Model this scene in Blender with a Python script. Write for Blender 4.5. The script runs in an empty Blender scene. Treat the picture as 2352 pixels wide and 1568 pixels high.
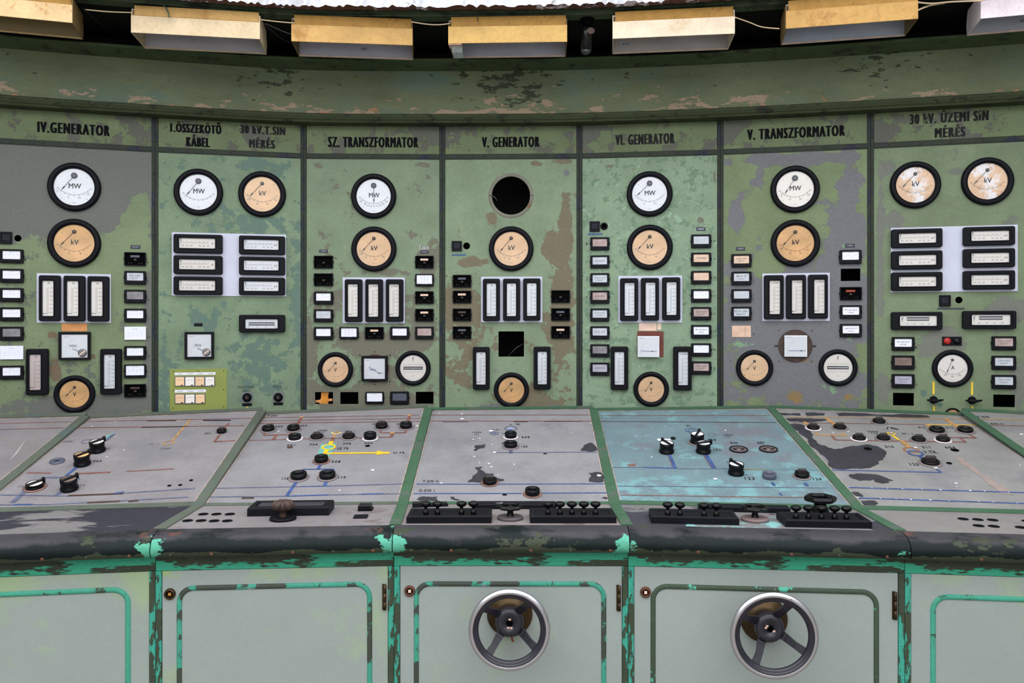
import bpy, math, random
from mathutils import Vector, Matrix
random.seed(7)
F = 1850.0; CX = 1176.0; CY = 750.0; EYE = 1.5
scn = bpy.context.scene
COL = scn.collection

# ------------------------------------------------------------------ colour / materials
def lin(c):
    out = []
    for v in c[:3]:
        v = v / 255.0
        out.append(v / 12.92 if v <= 0.04045 else ((v + 0.055) / 1.055) ** 2.4)
    return (out[0], out[1], out[2], 1.0)

MATS = {}
def simple(name, c, rough=0.5, metal=0.0, spec=0.5, emit=0.0, bump=0.0, bscale=200.0, var=0.0, vscale=8.0):
    if name in MATS: return MATS[name]
    m = bpy.data.materials.new(name); m.use_nodes = True
    nt = m.node_tree; b = nt.nodes['Principled BSDF']
    b.inputs['Base Color'].default_value = lin(c)
    b.inputs['Roughness'].default_value = rough
    b.inputs['Metallic'].default_value = metal
    b.inputs['Specular IOR Level'].default_value = spec
    tc = nt.nodes.new('ShaderNodeTexCoord')
    if var > 0:
        n = nt.nodes.new('ShaderNodeTexNoise'); n.inputs['Scale'].default_value = vscale
        n.inputs['Detail'].default_value = 6; nt.links.new(tc.outputs['Object'], n.inputs['Vector'])
        mr = nt.nodes.new('ShaderNodeMapRange'); mr.inputs['From Min'].default_value = 0.35; mr.inputs['From Max'].default_value = 0.65
        nt.links.new(n.outputs[0], mr.inputs['Value'])
        mx = nt.nodes.new('ShaderNodeMix'); mx.data_type = 'RGBA'
        l = lin(c); mx.inputs['A'].default_value = tuple(x * (1 - var) for x in l[:3]) + (1,)
        mx.inputs['B'].default_value = tuple(min(1, x * (1 + var)) for x in l[:3]) + (1,)
        nt.links.new(mr.outputs[0], mx.inputs['Factor']); nt.links.new(mx.outputs['Result'], b.inputs['Base Color'])
    if bump > 0:
        n = nt.nodes.new('ShaderNodeTexNoise'); n.inputs['Scale'].default_value = bscale
        nt.links.new(tc.outputs['Object'], n.inputs['Vector'])
        bp = nt.nodes.new('ShaderNodeBump'); bp.inputs['Strength'].default_value = bump; bp.inputs['Distance'].default_value = 0.002
        nt.links.new(n.outputs[0], bp.inputs['Height']); nt.links.new(bp.outputs[0], b.inputs['Normal'])
    if emit > 0:
        b.inputs['Emission Color'].default_value = lin(c); b.inputs['Emission Strength'].default_value = emit
    MATS[name] = m
    return m

def paint(name, base, layers, rough=0.55, spec=0.18, seed=0.0, var=0.10, vscale=5.0, grain=0.10, bump=0.45, stretch=(1, 1, 1), metal=0.0):
    """layers: (colour, noise scale, threshold, softness, detail, blobs[(x,y,rx,ry,amp)])"""
    m = bpy.data.materials.new(name); m.use_nodes = True
    nt = m.node_tree; N = nt.nodes; L = nt.links; b = N['Principled BSDF']
    b.inputs['Specular IOR Level'].default_value = spec
    b.inputs['Metallic'].default_value = metal
    tc = N.new('ShaderNodeTexCoord')
    def noise(sc, det, off, rgh=0.6):
        mp = N.new('ShaderNodeMapping'); mp.inputs['Location'].default_value = (off, off * 0.7, off * 0.3)
        mp.inputs['Scale'].default_value = stretch
        L.new(tc.outputs['Object'], mp.inputs['Vector'])
        n = N.new('ShaderNodeTexNoise'); n.inputs['Scale'].default_value = sc; n.inputs['Detail'].default_value = det
        n.inputs['Roughness'].default_value = rgh
        L.new(mp.outputs[0], n.inputs['Vector']); return n.outputs[0]
    def mix(fac, a, bcol):
        mx = N.new('ShaderNodeMix'); mx.data_type = 'RGBA'
        if isinstance(fac, float): mx.inputs['Factor'].default_value = fac
        else: L.new(fac, mx.inputs['Factor'])
        for s, v in (('A', a), ('B', bcol)):
            if isinstance(v, tuple): mx.inputs[s].default_value = v
            else: L.new(v, mx.inputs[s])
        return mx.outputs['Result']
    def mrange(v, a, c, lo=0.0, hi=1.0):
        r = N.new('ShaderNodeMapRange'); r.inputs['From Min'].default_value = a; r.inputs['From Max'].default_value = c
        r.inputs['To Min'].default_value = lo; r.inputs['To Max'].default_value = hi
        L.new(v, r.inputs['Value']); return r.outputs[0]
    def math_(op, a, c):
        r = N.new('ShaderNodeMath'); r.operation = op
        for i, v in enumerate((a, c)):
            if isinstance(v, (int, float)): r.inputs[i].default_value = v
            else: L.new(v, r.inputs[i])
        return r.outputs[0]
    l = lin(base)
    dk = tuple(x * (1 - var) for x in l[:3]) + (1,); lt = tuple(min(1, x * (1 + var)) for x in l[:3]) + (1,)
    cur = mix(mrange(noise(vscale, 4, seed + 3.1), 0.35, 0.65), dk, lt)
    height = None
    for i, (c, sc, thr, soft, det, blobs) in enumerate(layers):
        v = noise(sc, det, seed + 11.3 * (i + 1), .68)
        for (bx, by, rx, ry, amp) in blobs:
            s = N.new('ShaderNodeVectorMath'); s.operation = 'SUBTRACT'; L.new(tc.outputs['Object'], s.inputs[0]); s.inputs[1].default_value = (bx, by, 0)
            q = N.new('ShaderNodeVectorMath'); q.operation = 'MULTIPLY'; L.new(s.outputs[0], q.inputs[0]); q.inputs[1].default_value = (1 / rx, 1 / ry, 0)
            ln = N.new('ShaderNodeVectorMath'); ln.operation = 'LENGTH'; L.new(q.outputs[0], ln.inputs[0])
            w = mrange(ln.outputs['Value'], 1.25, 0.35, 0.0, amp)
            v = math_('ADD', v, w)
        fac = mrange(v, thr, thr + soft)
        cur = mix(fac, cur, lin(c))
        height = fac if height is None else math_('MAXIMUM', height, fac)
    if grain > 0:
        g = mrange(noise(75.0, 6, seed + 55.0, .75), 0.3, 0.7, 1 - grain * 1.3, 1 + grain * 1.3)
        gm = N.new('ShaderNodeVectorMath'); gm.operation = 'SCALE'; L.new(cur, gm.inputs[0]); L.new(g, gm.inputs['Scale']); cur = gm.outputs[0]
    L.new(cur, b.inputs['Base Color'])
    L.new(mrange(noise(9.0, 4, seed + 77), 0.3, 0.7, rough - 0.08, rough + 0.1), b.inputs['Roughness'])
    if bump > 0:
        hn = noise(120.0, 4, seed + 33)
        if height is not None: hn = math_('SUBTRACT', math_('MULTIPLY', hn, 0.5), math_('MULTIPLY', height, 0.6))
        bp = N.new('ShaderNodeBump'); bp.inputs['Strength'].default_value = bump; bp.inputs['Distance'].default_value = 0.0025
        L.new(hn, bp.inputs['Height']); L.new(bp.outputs[0], b.inputs['Normal'])
    return m

def glass_mat():
    m = bpy.data.materials.new('thin_glass'); m.use_nodes = True
    nt = m.node_tree; nt.nodes.remove(nt.nodes['Principled BSDF']); out = nt.nodes['Material Output']
    t = nt.nodes.new('ShaderNodeBsdfTransparent'); g = nt.nodes.new('ShaderNodeBsdfGlossy'); g.inputs['Roughness'].default_value = 0.08
    t.inputs['Color'].default_value = (0.97, 0.98, 0.98, 1)
    fr = nt.nodes.new('ShaderNodeFresnel'); fr.inputs['IOR'].default_value = 1.35
    mx = nt.nodes.new('ShaderNodeMixShader'); nt.links.new(fr.outputs[0], mx.inputs[0]); nt.links.new(t.outputs[0], mx.inputs[1]); nt.links.new(g.outputs[0], mx.inputs[2])
    nt.links.new(mx.outputs[0], out.inputs['Surface']); return m

BLACK = simple('black_bakelite', (11, 11, 18), 0.5, spec=.14, bump=0.15, bscale=300, var=0.12)
BLACKG = simple('gloss_bakelite', (6, 6, 9), 0.32, spec=.22)
HOLE = simple('cavity_black', (5, 5, 6), 0.9, spec=0.05)
WPLATE = simple('white_backplate', (196, 197, 214), 0.5, var=0.04)
DIALW = simple('dial_white', (234, 233, 238), 0.45, var=0.03)
DIALI = simple('dial_ivory', (240, 232, 226), 0.45, var=0.03)
DIALC = simple('dial_cream', (236, 197, 157), 0.45, var=0.08, vscale=10)
DIALO = simple('dial_orange', (228, 180, 124), 0.45, var=0.16, vscale=9)
INK = simple('printed_ink', (14, 14, 18), 0.6)
LETTERW = paint('stencil_worn', (10, 12, 12), [((92, 104, 76), 26.0, .615, .015, 8, [])], seed=17, grain=0, bump=0)
LETTER = simple('stencil_black', (7, 9, 11), 0.7, spec=.1)
INKG = simple('faded_ink', (92, 86, 84), 0.6)
INKB = simple('brown_ink', (60, 36, 22), 0.6)
RED = simple('red_mark', (170, 30, 25), 0.5)
PAPER = simple('paper_white', (233, 233, 243), 0.7, var=0.03)
TANP = simple('aged_paper', (222, 190, 168), 0.8, var=0.12, vscale=25)
GREYW = simple('dusty_window', (128, 124, 128), 0.6, var=0.22, vscale=40)
LTW = simple('pale_window', (188, 192, 200), 0.5, var=0.10, vscale=40)
LILW = simple('lilac_window', (168, 164, 182), 0.5, var=0.12, vscale=40)
PINKW = simple('pink_window', (172, 150, 146), 0.6, var=0.18, vscale=40)
DGREYW = simple('smoked_window', (72, 76, 92), 0.5, var=0.1, vscale=40)
HUBB = simple('blue_black_cap', (24, 28, 50), 0.35)
HUBM = simple('steel_pivot', (110, 100, 96), 0.35, metal=0.8)
GLASS = glass_mat()
TAG = simple('dark_nameplate', (44, 44, 60), 0.5)
TAGW = simple('nameplate_text', (190, 190, 200), 0.6)
BLUET = simple('blue_strip', (50, 84, 140), 0.6, var=0.2, vscale=60)
YEL = simple('yellow_paint', (226, 190, 50), 0.6, var=0.1)
YELD = simple('yellow_diagram', (228, 180, 24), 0.6, var=0.1, vscale=30)
OCHL = simple('ochre_line', (170, 126, 72), 0.7, var=0.25, vscale=30)
EDGEP = simple('worn_pink_edge', (168, 146, 138), .7, var=.3, vscale=25)
REDL = simple('copper_line', (118, 76, 68), 0.7, var=0.3, vscale=30)
BLUL = simple('blue_line', (54, 76, 126), 0.6, var=0.25, vscale=25)
SLATEL = simple('slate_line', (84, 88, 112), 0.7, var=0.25, vscale=30)
TEALP = simple('teal_patch', (100, 160, 150), 0.6, var=0.1, vscale=30)
DARKP = simple('bare_dark', (44, 42, 50), 0.6, var=0.25, vscale=20, bump=0.3)
BROWNP = simple('brown_streak', (142, 126, 120), 0.7, var=0.12, vscale=30)
WHITED = simple('white_drip', (222, 222, 228), 0.6)
RUST = simple('rusty_steel', (92, 52, 36), 0.75, var=0.35, vscale=30, bump=0.4)
DKRUST = simple('brown_iron', (62, 42, 34), 0.6, var=0.35, vscale=25)
BRASS = simple('old_brass', (66, 50, 30), 0.4, metal=0.7, var=0.35, vscale=18)
CHROME = paint('worn_chrome', (196, 194, 200), [((96, 76, 62), 9.0, .62, .03, 8, [])], rough=.26, metal=.92, seed=5, grain=0, bump=0)
IRON = simple('black_iron', (34, 32, 42), 0.35, var=0.25, vscale=20)
DKSTEEL = simple('dark_steel', (58, 54, 56), 0.5, metal=0.5)
STEEL = simple('dull_steel', (120, 118, 120), 0.4, metal=0.8)
CABLE = simple('pale_cable', (196, 172, 140), 0.6)
OLIVEP = simple('olive_plate', (134, 142, 66), 0.5, var=0.06)
CARD = simple('cardboard', (214, 178, 156), 0.9, var=0.1, vscale=30)
ORTAPE = simple('orange_tape', (206, 140, 84), 0.7, var=0.12, vscale=20)
PKTAPE = simple('pink_tape', (222, 190, 172), 0.7, var=0.08, vscale=20)
REDB = simple('red_brown_board', (104, 44, 28), 0.6, var=0.15)

# ------------------------------------------------------------------ mesh builder
class MB:
    def __init__(s): s.v = []; s.f = []; s.m = []; s.sm = []; s.mats = []
    def mi(s, mat):
        if mat not in s.mats: s.mats.append(mat)
        return s.mats.index(mat)
    def face(s, pts, mat, smooth=False):
        n = len(s.v); s.v += [tuple(p) for p in pts]; s.f.append(tuple(range(n, n + len(pts)))); s.m.append(s.mi(mat)); s.sm.append(smooth)
    def loops(s, loops, mat, smooth=False, closed=True, cap0=False, cap1=False):
        base = len(s.v); n = len(loops[0]); k = s.mi(mat)
        for lp in loops: s.v += [tuple(p) for p in lp]
        for j in range(len(loops) - 1):
            for i in range(n if closed else n - 1):
                a = base + j * n + i; b = base + j * n + (i + 1) % n
                s.f.append((a, b, b + n, a + n)); s.m.append(k); s.sm.append(smooth)
        if cap1: s.f.append(tuple(base + (len(loops) - 1) * n + i for i in range(n))); s.m.append(k); s.sm.append(False)
        if cap0: s.f.append(tuple(base + n - 1 - i for i in range(n))); s.m.append(k); s.sm.append(False)
    def box(s, x0, x1, y0, y1, z0, z1, mat, ch=0.0):
        c = min(ch, (x1 - x0) / 3, (y1 - y0) / 3, (z1 - z0) / 2)
        def lp(i, z): return [(x0 + i, y0 + i, z), (x1 - i, y0 + i, z), (x1 - i, y1 - i, z), (x0 + i, y1 - i, z)]
        s.loops([lp(0, z0), lp(0, z1 - c), lp(c, z1)] if c > 0 else [lp(0, z0), lp(0, z1)], mat, cap0=True, cap1=True)
    def prism(s, w, h, r, z0, z1, mat, ch=0.0, cx=0, cy=0, cap0=True, n=4):
        def lp(i, z): return [(x, y, z) for x, y in rr(w - 2 * i, h - 2 * i, max(r - i, 0.0002), n, cx, cy)]
        L = [lp(0, z0), lp(0, z1 - ch)]
        if ch > 0: L += [lp(ch * 0.35, z1 - ch * 0.25), lp(ch, z1)]
        s.loops(L, mat, cap0=cap0, cap1=True, smooth=False)
    def frame(s, w, h, r, iw, ih, ir, icx, icy, z0, z1, zi, ch, mat, n=4, lip=0.0):
        def lo(i, z): return [(x, y, z) for x, y in rr(w - 2 * i, h - 2 * i, max(r - i, 0.0002), n)]
        def li(i, z): return [(x, y, z) for x, y in rr(iw - 2 * i, ih - 2 * i, max(ir - i, 0.0002), n, icx, icy)]
        s.loops([lo(0, z0), lo(0, z1 - ch), lo(ch * 0.35, z1 - ch * 0.25), lo(ch, z1)] + ([li(-.0085, z1), li(-.0080, z1 - .003), li(-.0055, z1 - .003), li(-.0045, z1 + .0015), li(-.0015, z1 + .0015)] if lip else [li(-ch * 0.5, z1)]) + [li(0, z1 - ch * 0.5), li(0.0, zi)], mat)
    def lathe(s, prof, mat, n=40, cx=0, cy=0, smooth=True, cap1=False, cap0=False):
        L = [[(cx + r * math.cos(2 * math.pi * i / n), cy + r * math.sin(2 * math.pi * i / n), z) for i in range(n)] for r, z in prof]
        s.loops(L, mat, smooth=smooth, cap1=cap1, cap0=cap0)
    def disc(s, cx, cy, r, z, mat, n=24, ry=None):
        ry = ry or r
        s.face([(cx + r * math.cos(2 * math.pi * i / n), cy + ry * math.sin(2 * math.pi * i / n), z) for i in range(n)], mat)
    def ringf(s, cx, cy, r0, r1, z, mat, n=28, a0=0, a1=2 * math.pi):
        full = abs(a1 - a0 - 2 * math.pi) < 1e-6; m = n if full else n + 1
        A = [a0 + (a1 - a0) * i / n for i in range(m)]
        s.loops([[(cx + r1 * math.cos(a), cy + r1 * math.sin(a), z) for a in A], [(cx + r0 * math.cos(a), cy + r0 * math.sin(a), z) for a in A]], mat, closed=full)
    def seg(s, a, b, w, z, mat, w2=None):
        w2 = w if w2 is None else w2
        dx, dy = b[0] - a[0], b[1] - a[1]; l = math.hypot(dx, dy) or 1e-6; nx, ny = -dy / l, dx / l
        s.face([(a[0] - nx * w / 2, a[1] - ny * w / 2, z), (b[0] - nx * w2 / 2, b[1] - ny * w2 / 2, z), (b[0] + nx * w2 / 2, b[1] + ny * w2 / 2, z), (a[0] + nx * w / 2, a[1] + ny * w / 2, z)], mat)
    def bar(s, a, b, w, z0, z1, mat, ch=0.0):
        dx, dy = b[0] - a[0], b[1] - a[1]; l = math.hypot(dx, dy) or 1e-6; nx, ny = -dy / l, dx / l
        def lp(i, z):
            ww = w / 2 - i; ex, ey = dx / l * i, dy / l * i
            return [(a[0] + ex + nx * -ww, a[1] + ey + ny * -ww, z), (b[0] - ex + nx * -ww, b[1] - ey + ny * -ww, z), (b[0] - ex + nx * ww, b[1] - ey + ny * ww, z), (a[0] + ex + nx * ww, a[1] + ey + ny * ww, z)]
        s.loops([lp(0, z0), lp(0, z1 - ch), lp(ch, z1)] if ch else [lp(0, z0), lp(0, z1)], mat, cap0=True, cap1=True)
    def line(s, pts, w, z, mat):
        for i in range(len(pts) - 1):
            a, b = pts[i], pts[i + 1]
            s.seg(a, b, w, z, mat)
    def tube(s, pts, r, mat, n=8, cap=True):
        L = []
        for i, p in enumerate(pts):
            p = Vector(p); d = (Vector(pts[min(i + 1, len(pts) - 1)]) - Vector(pts[max(i - 1, 0)])).normalized()
            u = d.cross(Vector((0, 0, 1)))
            if u.length < 0.05: u = d.cross(Vector((0, 1, 0)))
            u.normalize(); v = d.cross(u)
            rad = r[i] if isinstance(r, (list, tuple)) else r
            L.append([tuple(p + (u * math.cos(2 * math.pi * k / n) + v * math.sin(2 * math.pi * k / n)) * rad) for k in range(n)])
        s.loops(L, mat, smooth=True, cap0=cap, cap1=cap)
    def torus(s, R, r, mat, z=0, n=64, k=12, a0=0, a1=2 * math.pi, squash=1.0):
        L = []
        for i in range(n + 1):
            a = 2 * math.pi * i / n
            L.append([((R + r * math.cos(a0 + (a1 - a0) * j / k)) * math.cos(a), (R + r * math.cos(a0 + (a1 - a0) * j / k)) * math.sin(a), z + squash * r * math.sin(a0 + (a1 - a0) * j / k)) for j in range(k + 1)])
        s.loops(L, mat, smooth=True, closed=False)
    def text(s, string, cx, cy, w, h, z, mat, bold=0.0, rot=0.0, fat=0.0, sp=None):
        if fat:
            for q, dz in ((-fat, 0), (0, .00012), (fat, .00024), (fat * .5, .00036), (-fat * .5, .00048)): s.text(string, cx + q, cy, w - 2 * fat, h, z + dz, mat, bold, rot, 0, sp)
            return
        vs, fs = text_geo(string, bold, sp)
        if not vs: return
        x0 = min(v[0] for v in vs); x1 = max(v[0] for v in vs); y0 = min(v[1] for v in vs); y1 = max(v[1] for v in vs)
        sx = w / max(x1 - x0, 1e-6); sy = h / max(y1 - y0, 1e-6)
        if string in ('V', 'A', 'f', 'M', '1', '|') or w <= 0: sx = sy if w <= 0 else sx
        c, sn = math.cos(rot), math.sin(rot); n = len(s.v); k = s.mi(mat)
        for v in vs:
            x = (v[0] - (x0 + x1) / 2) * sx; y = (v[1] - (y0 + y1) / 2) * sy
            s.v.append((cx + x * c - y * sn, cy + x * sn + y * c, z))
        for f in fs: s.f.append(tuple(n + i for i in f)); s.m.append(k); s.sm.append(False)
    def build(s, name, parent=None, matrix=None):
        me = bpy.data.meshes.new(name); me.from_pydata(s.v, [], s.f)
        for m in s.mats: me.materials.append(m)
        me.polygons.foreach_set('material_index', s.m); me.polygons.foreach_set('use_smooth', s.sm)
        me.update(); me.validate()
        o = bpy.data.objects.new(name, me); COL.objects.link(o)
        if parent is not None: o.parent = parent
        if matrix is not None: o.matrix_world = matrix if parent is None else o.matrix_world
        return o

def rr(w, h, r, n=4, cx=0, cy=0):
    r = min(r, w / 2, h / 2); P = []
    for (qx, qy, a) in ((w / 2 - r, -h / 2 + r, -90), (w / 2 - r, h / 2 - r, 0), (-w / 2 + r, h / 2 - r, 90), (-w / 2 + r, -h / 2 + r, 180)):
        for i in range(n + 1):
            t = math.radians(a + 90 * i / n); P.append((cx + qx + r * math.cos(t), cy + qy + r * math.sin(t)))
    return P

_TG = {}
def text_geo(string, bold, sp=None):
    key = (string, bold, sp)
    if key in _TG: return _TG[key]
    cu = bpy.data.curves.new('t', 'FONT'); cu.body = string; cu.size = 1; cu.offset = bold; cu.resolution_u = 3
    cu.space_character = sp or (1.25 if bold else 1.0)
    o = bpy.data.objects.new('t', cu); COL.objects.link(o)
    dg = bpy.context.evaluated_depsgraph_get(); me = bpy.data.meshes.new_from_object(o.evaluated_get(dg))
    vs = [tuple(v.co) for v in me.vertices]; fs = [tuple(p.vertices) for p in me.polygons]
    bpy.data.objects.remove(o); bpy.data.curves.remove(cu); bpy.data.meshes.remove(me)
    _TG[key] = (vs, fs); return _TG[key]

def plate_mesh(outline, holes, thick, mat, name):
    """flat sheet with real cut-outs; front face at z = 0"""
    cu = bpy.data.curves.new('p', 'CURVE'); cu.dimensions = '2D'; cu.fill_mode = 'BOTH'; cu.extrude = thick / 2
    for pts in [outline] + holes:
        sp = cu.splines.new('POLY'); sp.points.add(len(pts) - 1); sp.use_cyclic_u = True
        for i, p in enumerate(pts): sp.points[i].co = (p[0], p[1], 0, 1)
    o = bpy.data.objects.new('p', cu); COL.objects.link(o)
    dg = bpy.context.evaluated_depsgraph_get(); me = bpy.data.meshes.new_from_object(o.evaluated_get(dg))
    bpy.data.objects.remove(o); bpy.data.curves.remove(cu)
    for v in me.vertices: v.co.z -= thick / 2
    me.materials.clear(); me.materials.append(mat); me.name = name
    for p in me.polygons: p.material_index = 0
    return me

def add_mesh(me, name, parent=None, matrix=None):
    o = bpy.data.objects.new(name, me); COL.objects.link(o)
    if parent is not None: o.parent = parent
    elif matrix is not None: o.matrix_world = matrix
    return o

# ------------------------------------------------------------------ surface frames
class Fr:
    """surface frame: X along, Y up the surface, Z out towards the room"""
    def __init__(s, o, ex, ey):
        s.o = Vector(o); s.x = Vector(ex).normalized(); y = Vector(ey); y = y - s.x * y.dot(s.x); s.y = y.normalized(); s.z = s.x.cross(s.y)
    def M(s, u=0, v=0, w=0, rot=0):
        c, sn = math.cos(rot), math.sin(rot); X = s.x * c + s.y * sn; Y = s.y * c - s.x * sn
        p = s.o + s.x * u + s.y * v + s.z * w
        return Matrix(((X.x, Y.x, s.z.x, p.x), (X.y, Y.y, s.z.y, p.y), (X.z, Y.z, s.z.z, p.z), (0, 0, 0, 1)))
    def at(s, px, py, off=0.0):
        d = Vector(((px - CX) / F, 1.0, -(py - CY) / F)); c = Vector((0, 0, EYE))
        t = ((s.o + s.z * off) - c).dot(s.z) / d.dot(s.z)
        q = c + d * t - s.o
        return (q.dot(s.x), q.dot(s.y))
    def box(s, x0, y0, x1, y1, off=0.0):
        xm, ym = (x0 + x1) / 2, (y0 + y1) / 2
        c = s.at(xm, ym, off)
        return c[0], c[1], abs(s.at(x1, ym, off)[0] - s.at(x0, ym, off)[0]), abs(s.at(xm, y0, off)[1] - s.at(xm, y1, off)[1])

def thing(name, label, cat, M, group=None):
    e = bpy.data.objects.new(name, None); e.empty_display_size = 0.05; COL.objects.link(e); e.matrix_world = M
    e['label'] = label; e['category'] = cat
    if group: e['group'] = group
    return e
def tag(o, label, cat, group=None):
    o['label'] = label; o['category'] = cat
    if group: o['group'] = group
    return o
def struct(o): o['kind'] = 'structure'; return o

# ------------------------------------------------------------------ the curved switchboard wall
V = [(-2.7085, 4.194), (-1.953, 4.407), (-1.1836, 4.576), (-.3978, 4.600), (.3835, 4.577), (1.157, 4.474), (1.9225, 4.319), (2.6855, 4.135)]
W = []
for k in range(7):
    a, b = V[k], V[k + 1]
    W.append(Fr((a[0], a[1], EYE), (b[0] - a[0], b[1] - a[1], 0), (0, 0, 1)))
def wlen(k): return math.hypot(V[k + 1][0] - V[k][0], V[k + 1][1] - V[k][1])

PN = ['IV. GENERATOR', 'KÁBEL', 'SZ. TRANSZFORMATOR', 'V. GENERATOR', 'VI. GENERATOR', 'V. TRANSZFORMATOR', 'ÜZEMI SIN']
G = (122, 149, 112)
def wb(k, L):   # pixel blobs -> local
    out = []
    for (px, py, rx, ry, amp) in L:
        u, v = W[k].at(px, py); u2 = W[k].at(px + rx, py)[0]; v2 = W[k].at(px, py - ry)[1]
        out.append((u, v, abs(u2 - u), abs(v2 - v), amp))
    return out
speck = lambda c, thr=0.66: (c, 45.0, thr, 0.03, 6, [])
WALLM = [
 paint('panel_paint_a', (117, 130, 99), [((104, 106, 100), 4.0, .60, .03, 9, wb(0, [(100, 400, 330, 150, .42), (320, 470, 26, 60, -.20), (300, 520, 40, 70, -.22), (240, 600, 120, 60, -.12), (130, 940, 110, 40, .3), (300, 930, 80, 40, .22), (350, 700, 25, 200, .18), (100, 600, 35, 60, .1)])), ((112, 96, 78), 7.0, .72, .02, 8, wb(0, [(128, 850, 22, 50, .3), (120, 770, 14, 12, .3), (215, 820, 10, 12, .3), (190, 860, 8, 9, .25)])), ((98, 104, 94), 16.0, .66, .03, 9, wb(0, [(170, 880, 200, 80, .12), (60, 640, 40, 200, .10)])), speck((84, 96, 84))], seed=1),
 paint('panel_paint_b', (119, 137, 111), [((96, 118, 106), 15.0, .575, .03, 11, wb(1, [(590, 380, 80, 22, .16), (560, 510, 110, 40, .13), (470, 735, 60, 30, .12), (590, 810, 70, 50, .15), (590, 880, 60, 40, .12), (690, 700, 25, 260, .15), (375, 880, 20, 80, .15)])), speck((90, 104, 92), .68)], seed=2),
 paint('panel_paint_c', (121, 136, 111), [((110, 108, 94), 9.0, .60, .015, 11, wb(2, [(860, 790, 160, 30, .22), (840, 915, 170, 35, .26), (760, 660, 45, 70, .12), (990, 600, 35, 50, .17), (950, 700, 60, 100, .12), (712, 800, 18, 120, .2), (860, 840, 60, 70, .2), (860, 625, 60, 10, .15), (730, 380, 22, 10, .17), (975, 378, 18, 8, .2)])), ((116, 122, 126), 9.0, .74, .02, 7, wb(2, [(905, 395, 16, 10, .22), (960, 400, 14, 20, .2), (930, 410, 12, 10, .2), (735, 383, 14, 8, .2)])), speck((96, 108, 88), .67)], seed=3),
 paint('panel_paint_d', (124, 140, 114), [((114, 106, 86), 9.0, .62, .015, 11, wb(3, [(1300, 520, 16, 70, .34), (1265, 570, 30, 40, .3), (1130, 500, 16, 18, .32), (1290, 620, 30, 90, .2), (1060, 700, 55, 90, .26), (1170, 760, 120, 60, .12), (1290, 780, 40, 130, .2), (1060, 840, 40, 60, .18), (1240, 920, 80, 50, .2), (1080, 600, 40, 12, .25), (1300, 370, 35, 8, .22), (1235, 375, 22, 8, .24)])), ((112, 112, 118), 8.0, .72, .02, 7, wb(3, [(1135, 860, 18, 18, .25), (1200, 480, 25, 30, .16), (1170, 935, 160, 10, .28), (1302, 398, 8, 8, .3)])), speck((100, 108, 88), .66)], seed=4),
 paint('panel_paint_e', (129, 148, 123), [((108, 132, 108), 22.0, .555, .03, 9, []), ((142, 166, 142), 24.0, .60, .03, 9, wb(4, [(1480, 560, 200, 200, .04)])), ((112, 114, 98), 7.0, .74, .02, 8, wb(4, [(1402, 382, 18, 8, .33), (1610, 505, 14, 12, .3), (1641, 410, 6, 30, .3), (1570, 700, 14, 40, .16)]))], seed=5),
 paint('panel_paint_f', (115, 128, 95), [((110, 110, 113), 6.0, .60, .02, 10, wb(5, [(1955, 520, 36, 170, .28), (1690, 500, 18, 36, .34), (1830, 720, 210, 120, .30), (1830, 880, 200, 90, .22), (1745, 397, 10, 12, .3), (1735, 419, 14, 8, .3), (1830, 365, 190, 16, .24), (1760, 440, 80, 120, .05), (1900, 560, 60, 120, .10), (1690, 620, 50, 60, .12)])), ((122, 148, 118), 7.0, .68, .02, 9, wb(5, [(1710, 790, 40, 14, .24), (1690, 890, 30, 60, .16), (1910, 880, 40, 40, .17), (1950, 780, 20, 14, .2)])), ((136, 112, 72), 9.0, .72, .12, 6, wb(5, [(1829, 909, 30, 24, .30), (1950, 911, 16, 14, .36), (1850, 825, 22, 14, .3)])), speck((92, 98, 84), .66)], seed=6),
 paint('panel_paint_g', (115, 129, 101), [((112, 115, 106), 6.0, .63, .02, 9, wb(6, [(2022, 560, 12, 260, .2), (2055, 510, 20, 26, .3), (2190, 395, 40, 14, .22), (2310, 720, 60, 40, .27), (2160, 780, 60, 40, .25), (2320, 510, 30, 20, .2), (2030, 900, 20, 50, .25), (2340, 880, 20, 70, .25), (2040, 385, 20, 22, .22)])), ((92, 116, 104), 8.0, .74, .02, 8, wb(6, [(2122, 903, 14, 14, .34), (2160, 930, 10, 12, .3)])), speck((88, 100, 82), .68)], seed=8),
]
HEADM = [paint('header_paint_%s' % 'abcdefg'[k], (104, 116, 84), [((92, 93, 84), 11.0, .55, .02, 10, wb(k, [(W7, 300, 45, 40, .12)])), ((92, 96, 84), 16.0, .64, .03, 8, [])], seed=20 + k * 3)
         for k, W7 in enumerate([340, 600, 990, 1030, 1345, 1680, 2020])]
STRIP = paint('seam_strip_paint', (44, 51, 40), [((37, 41, 52), 5.0, .52, .05, 6, []), ((34, 78, 44), 14.0, .66, .03, 7, []), ((120, 124, 110), 40.0, .74, .02, 5, [])], seed=40, rough=0.5)

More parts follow.
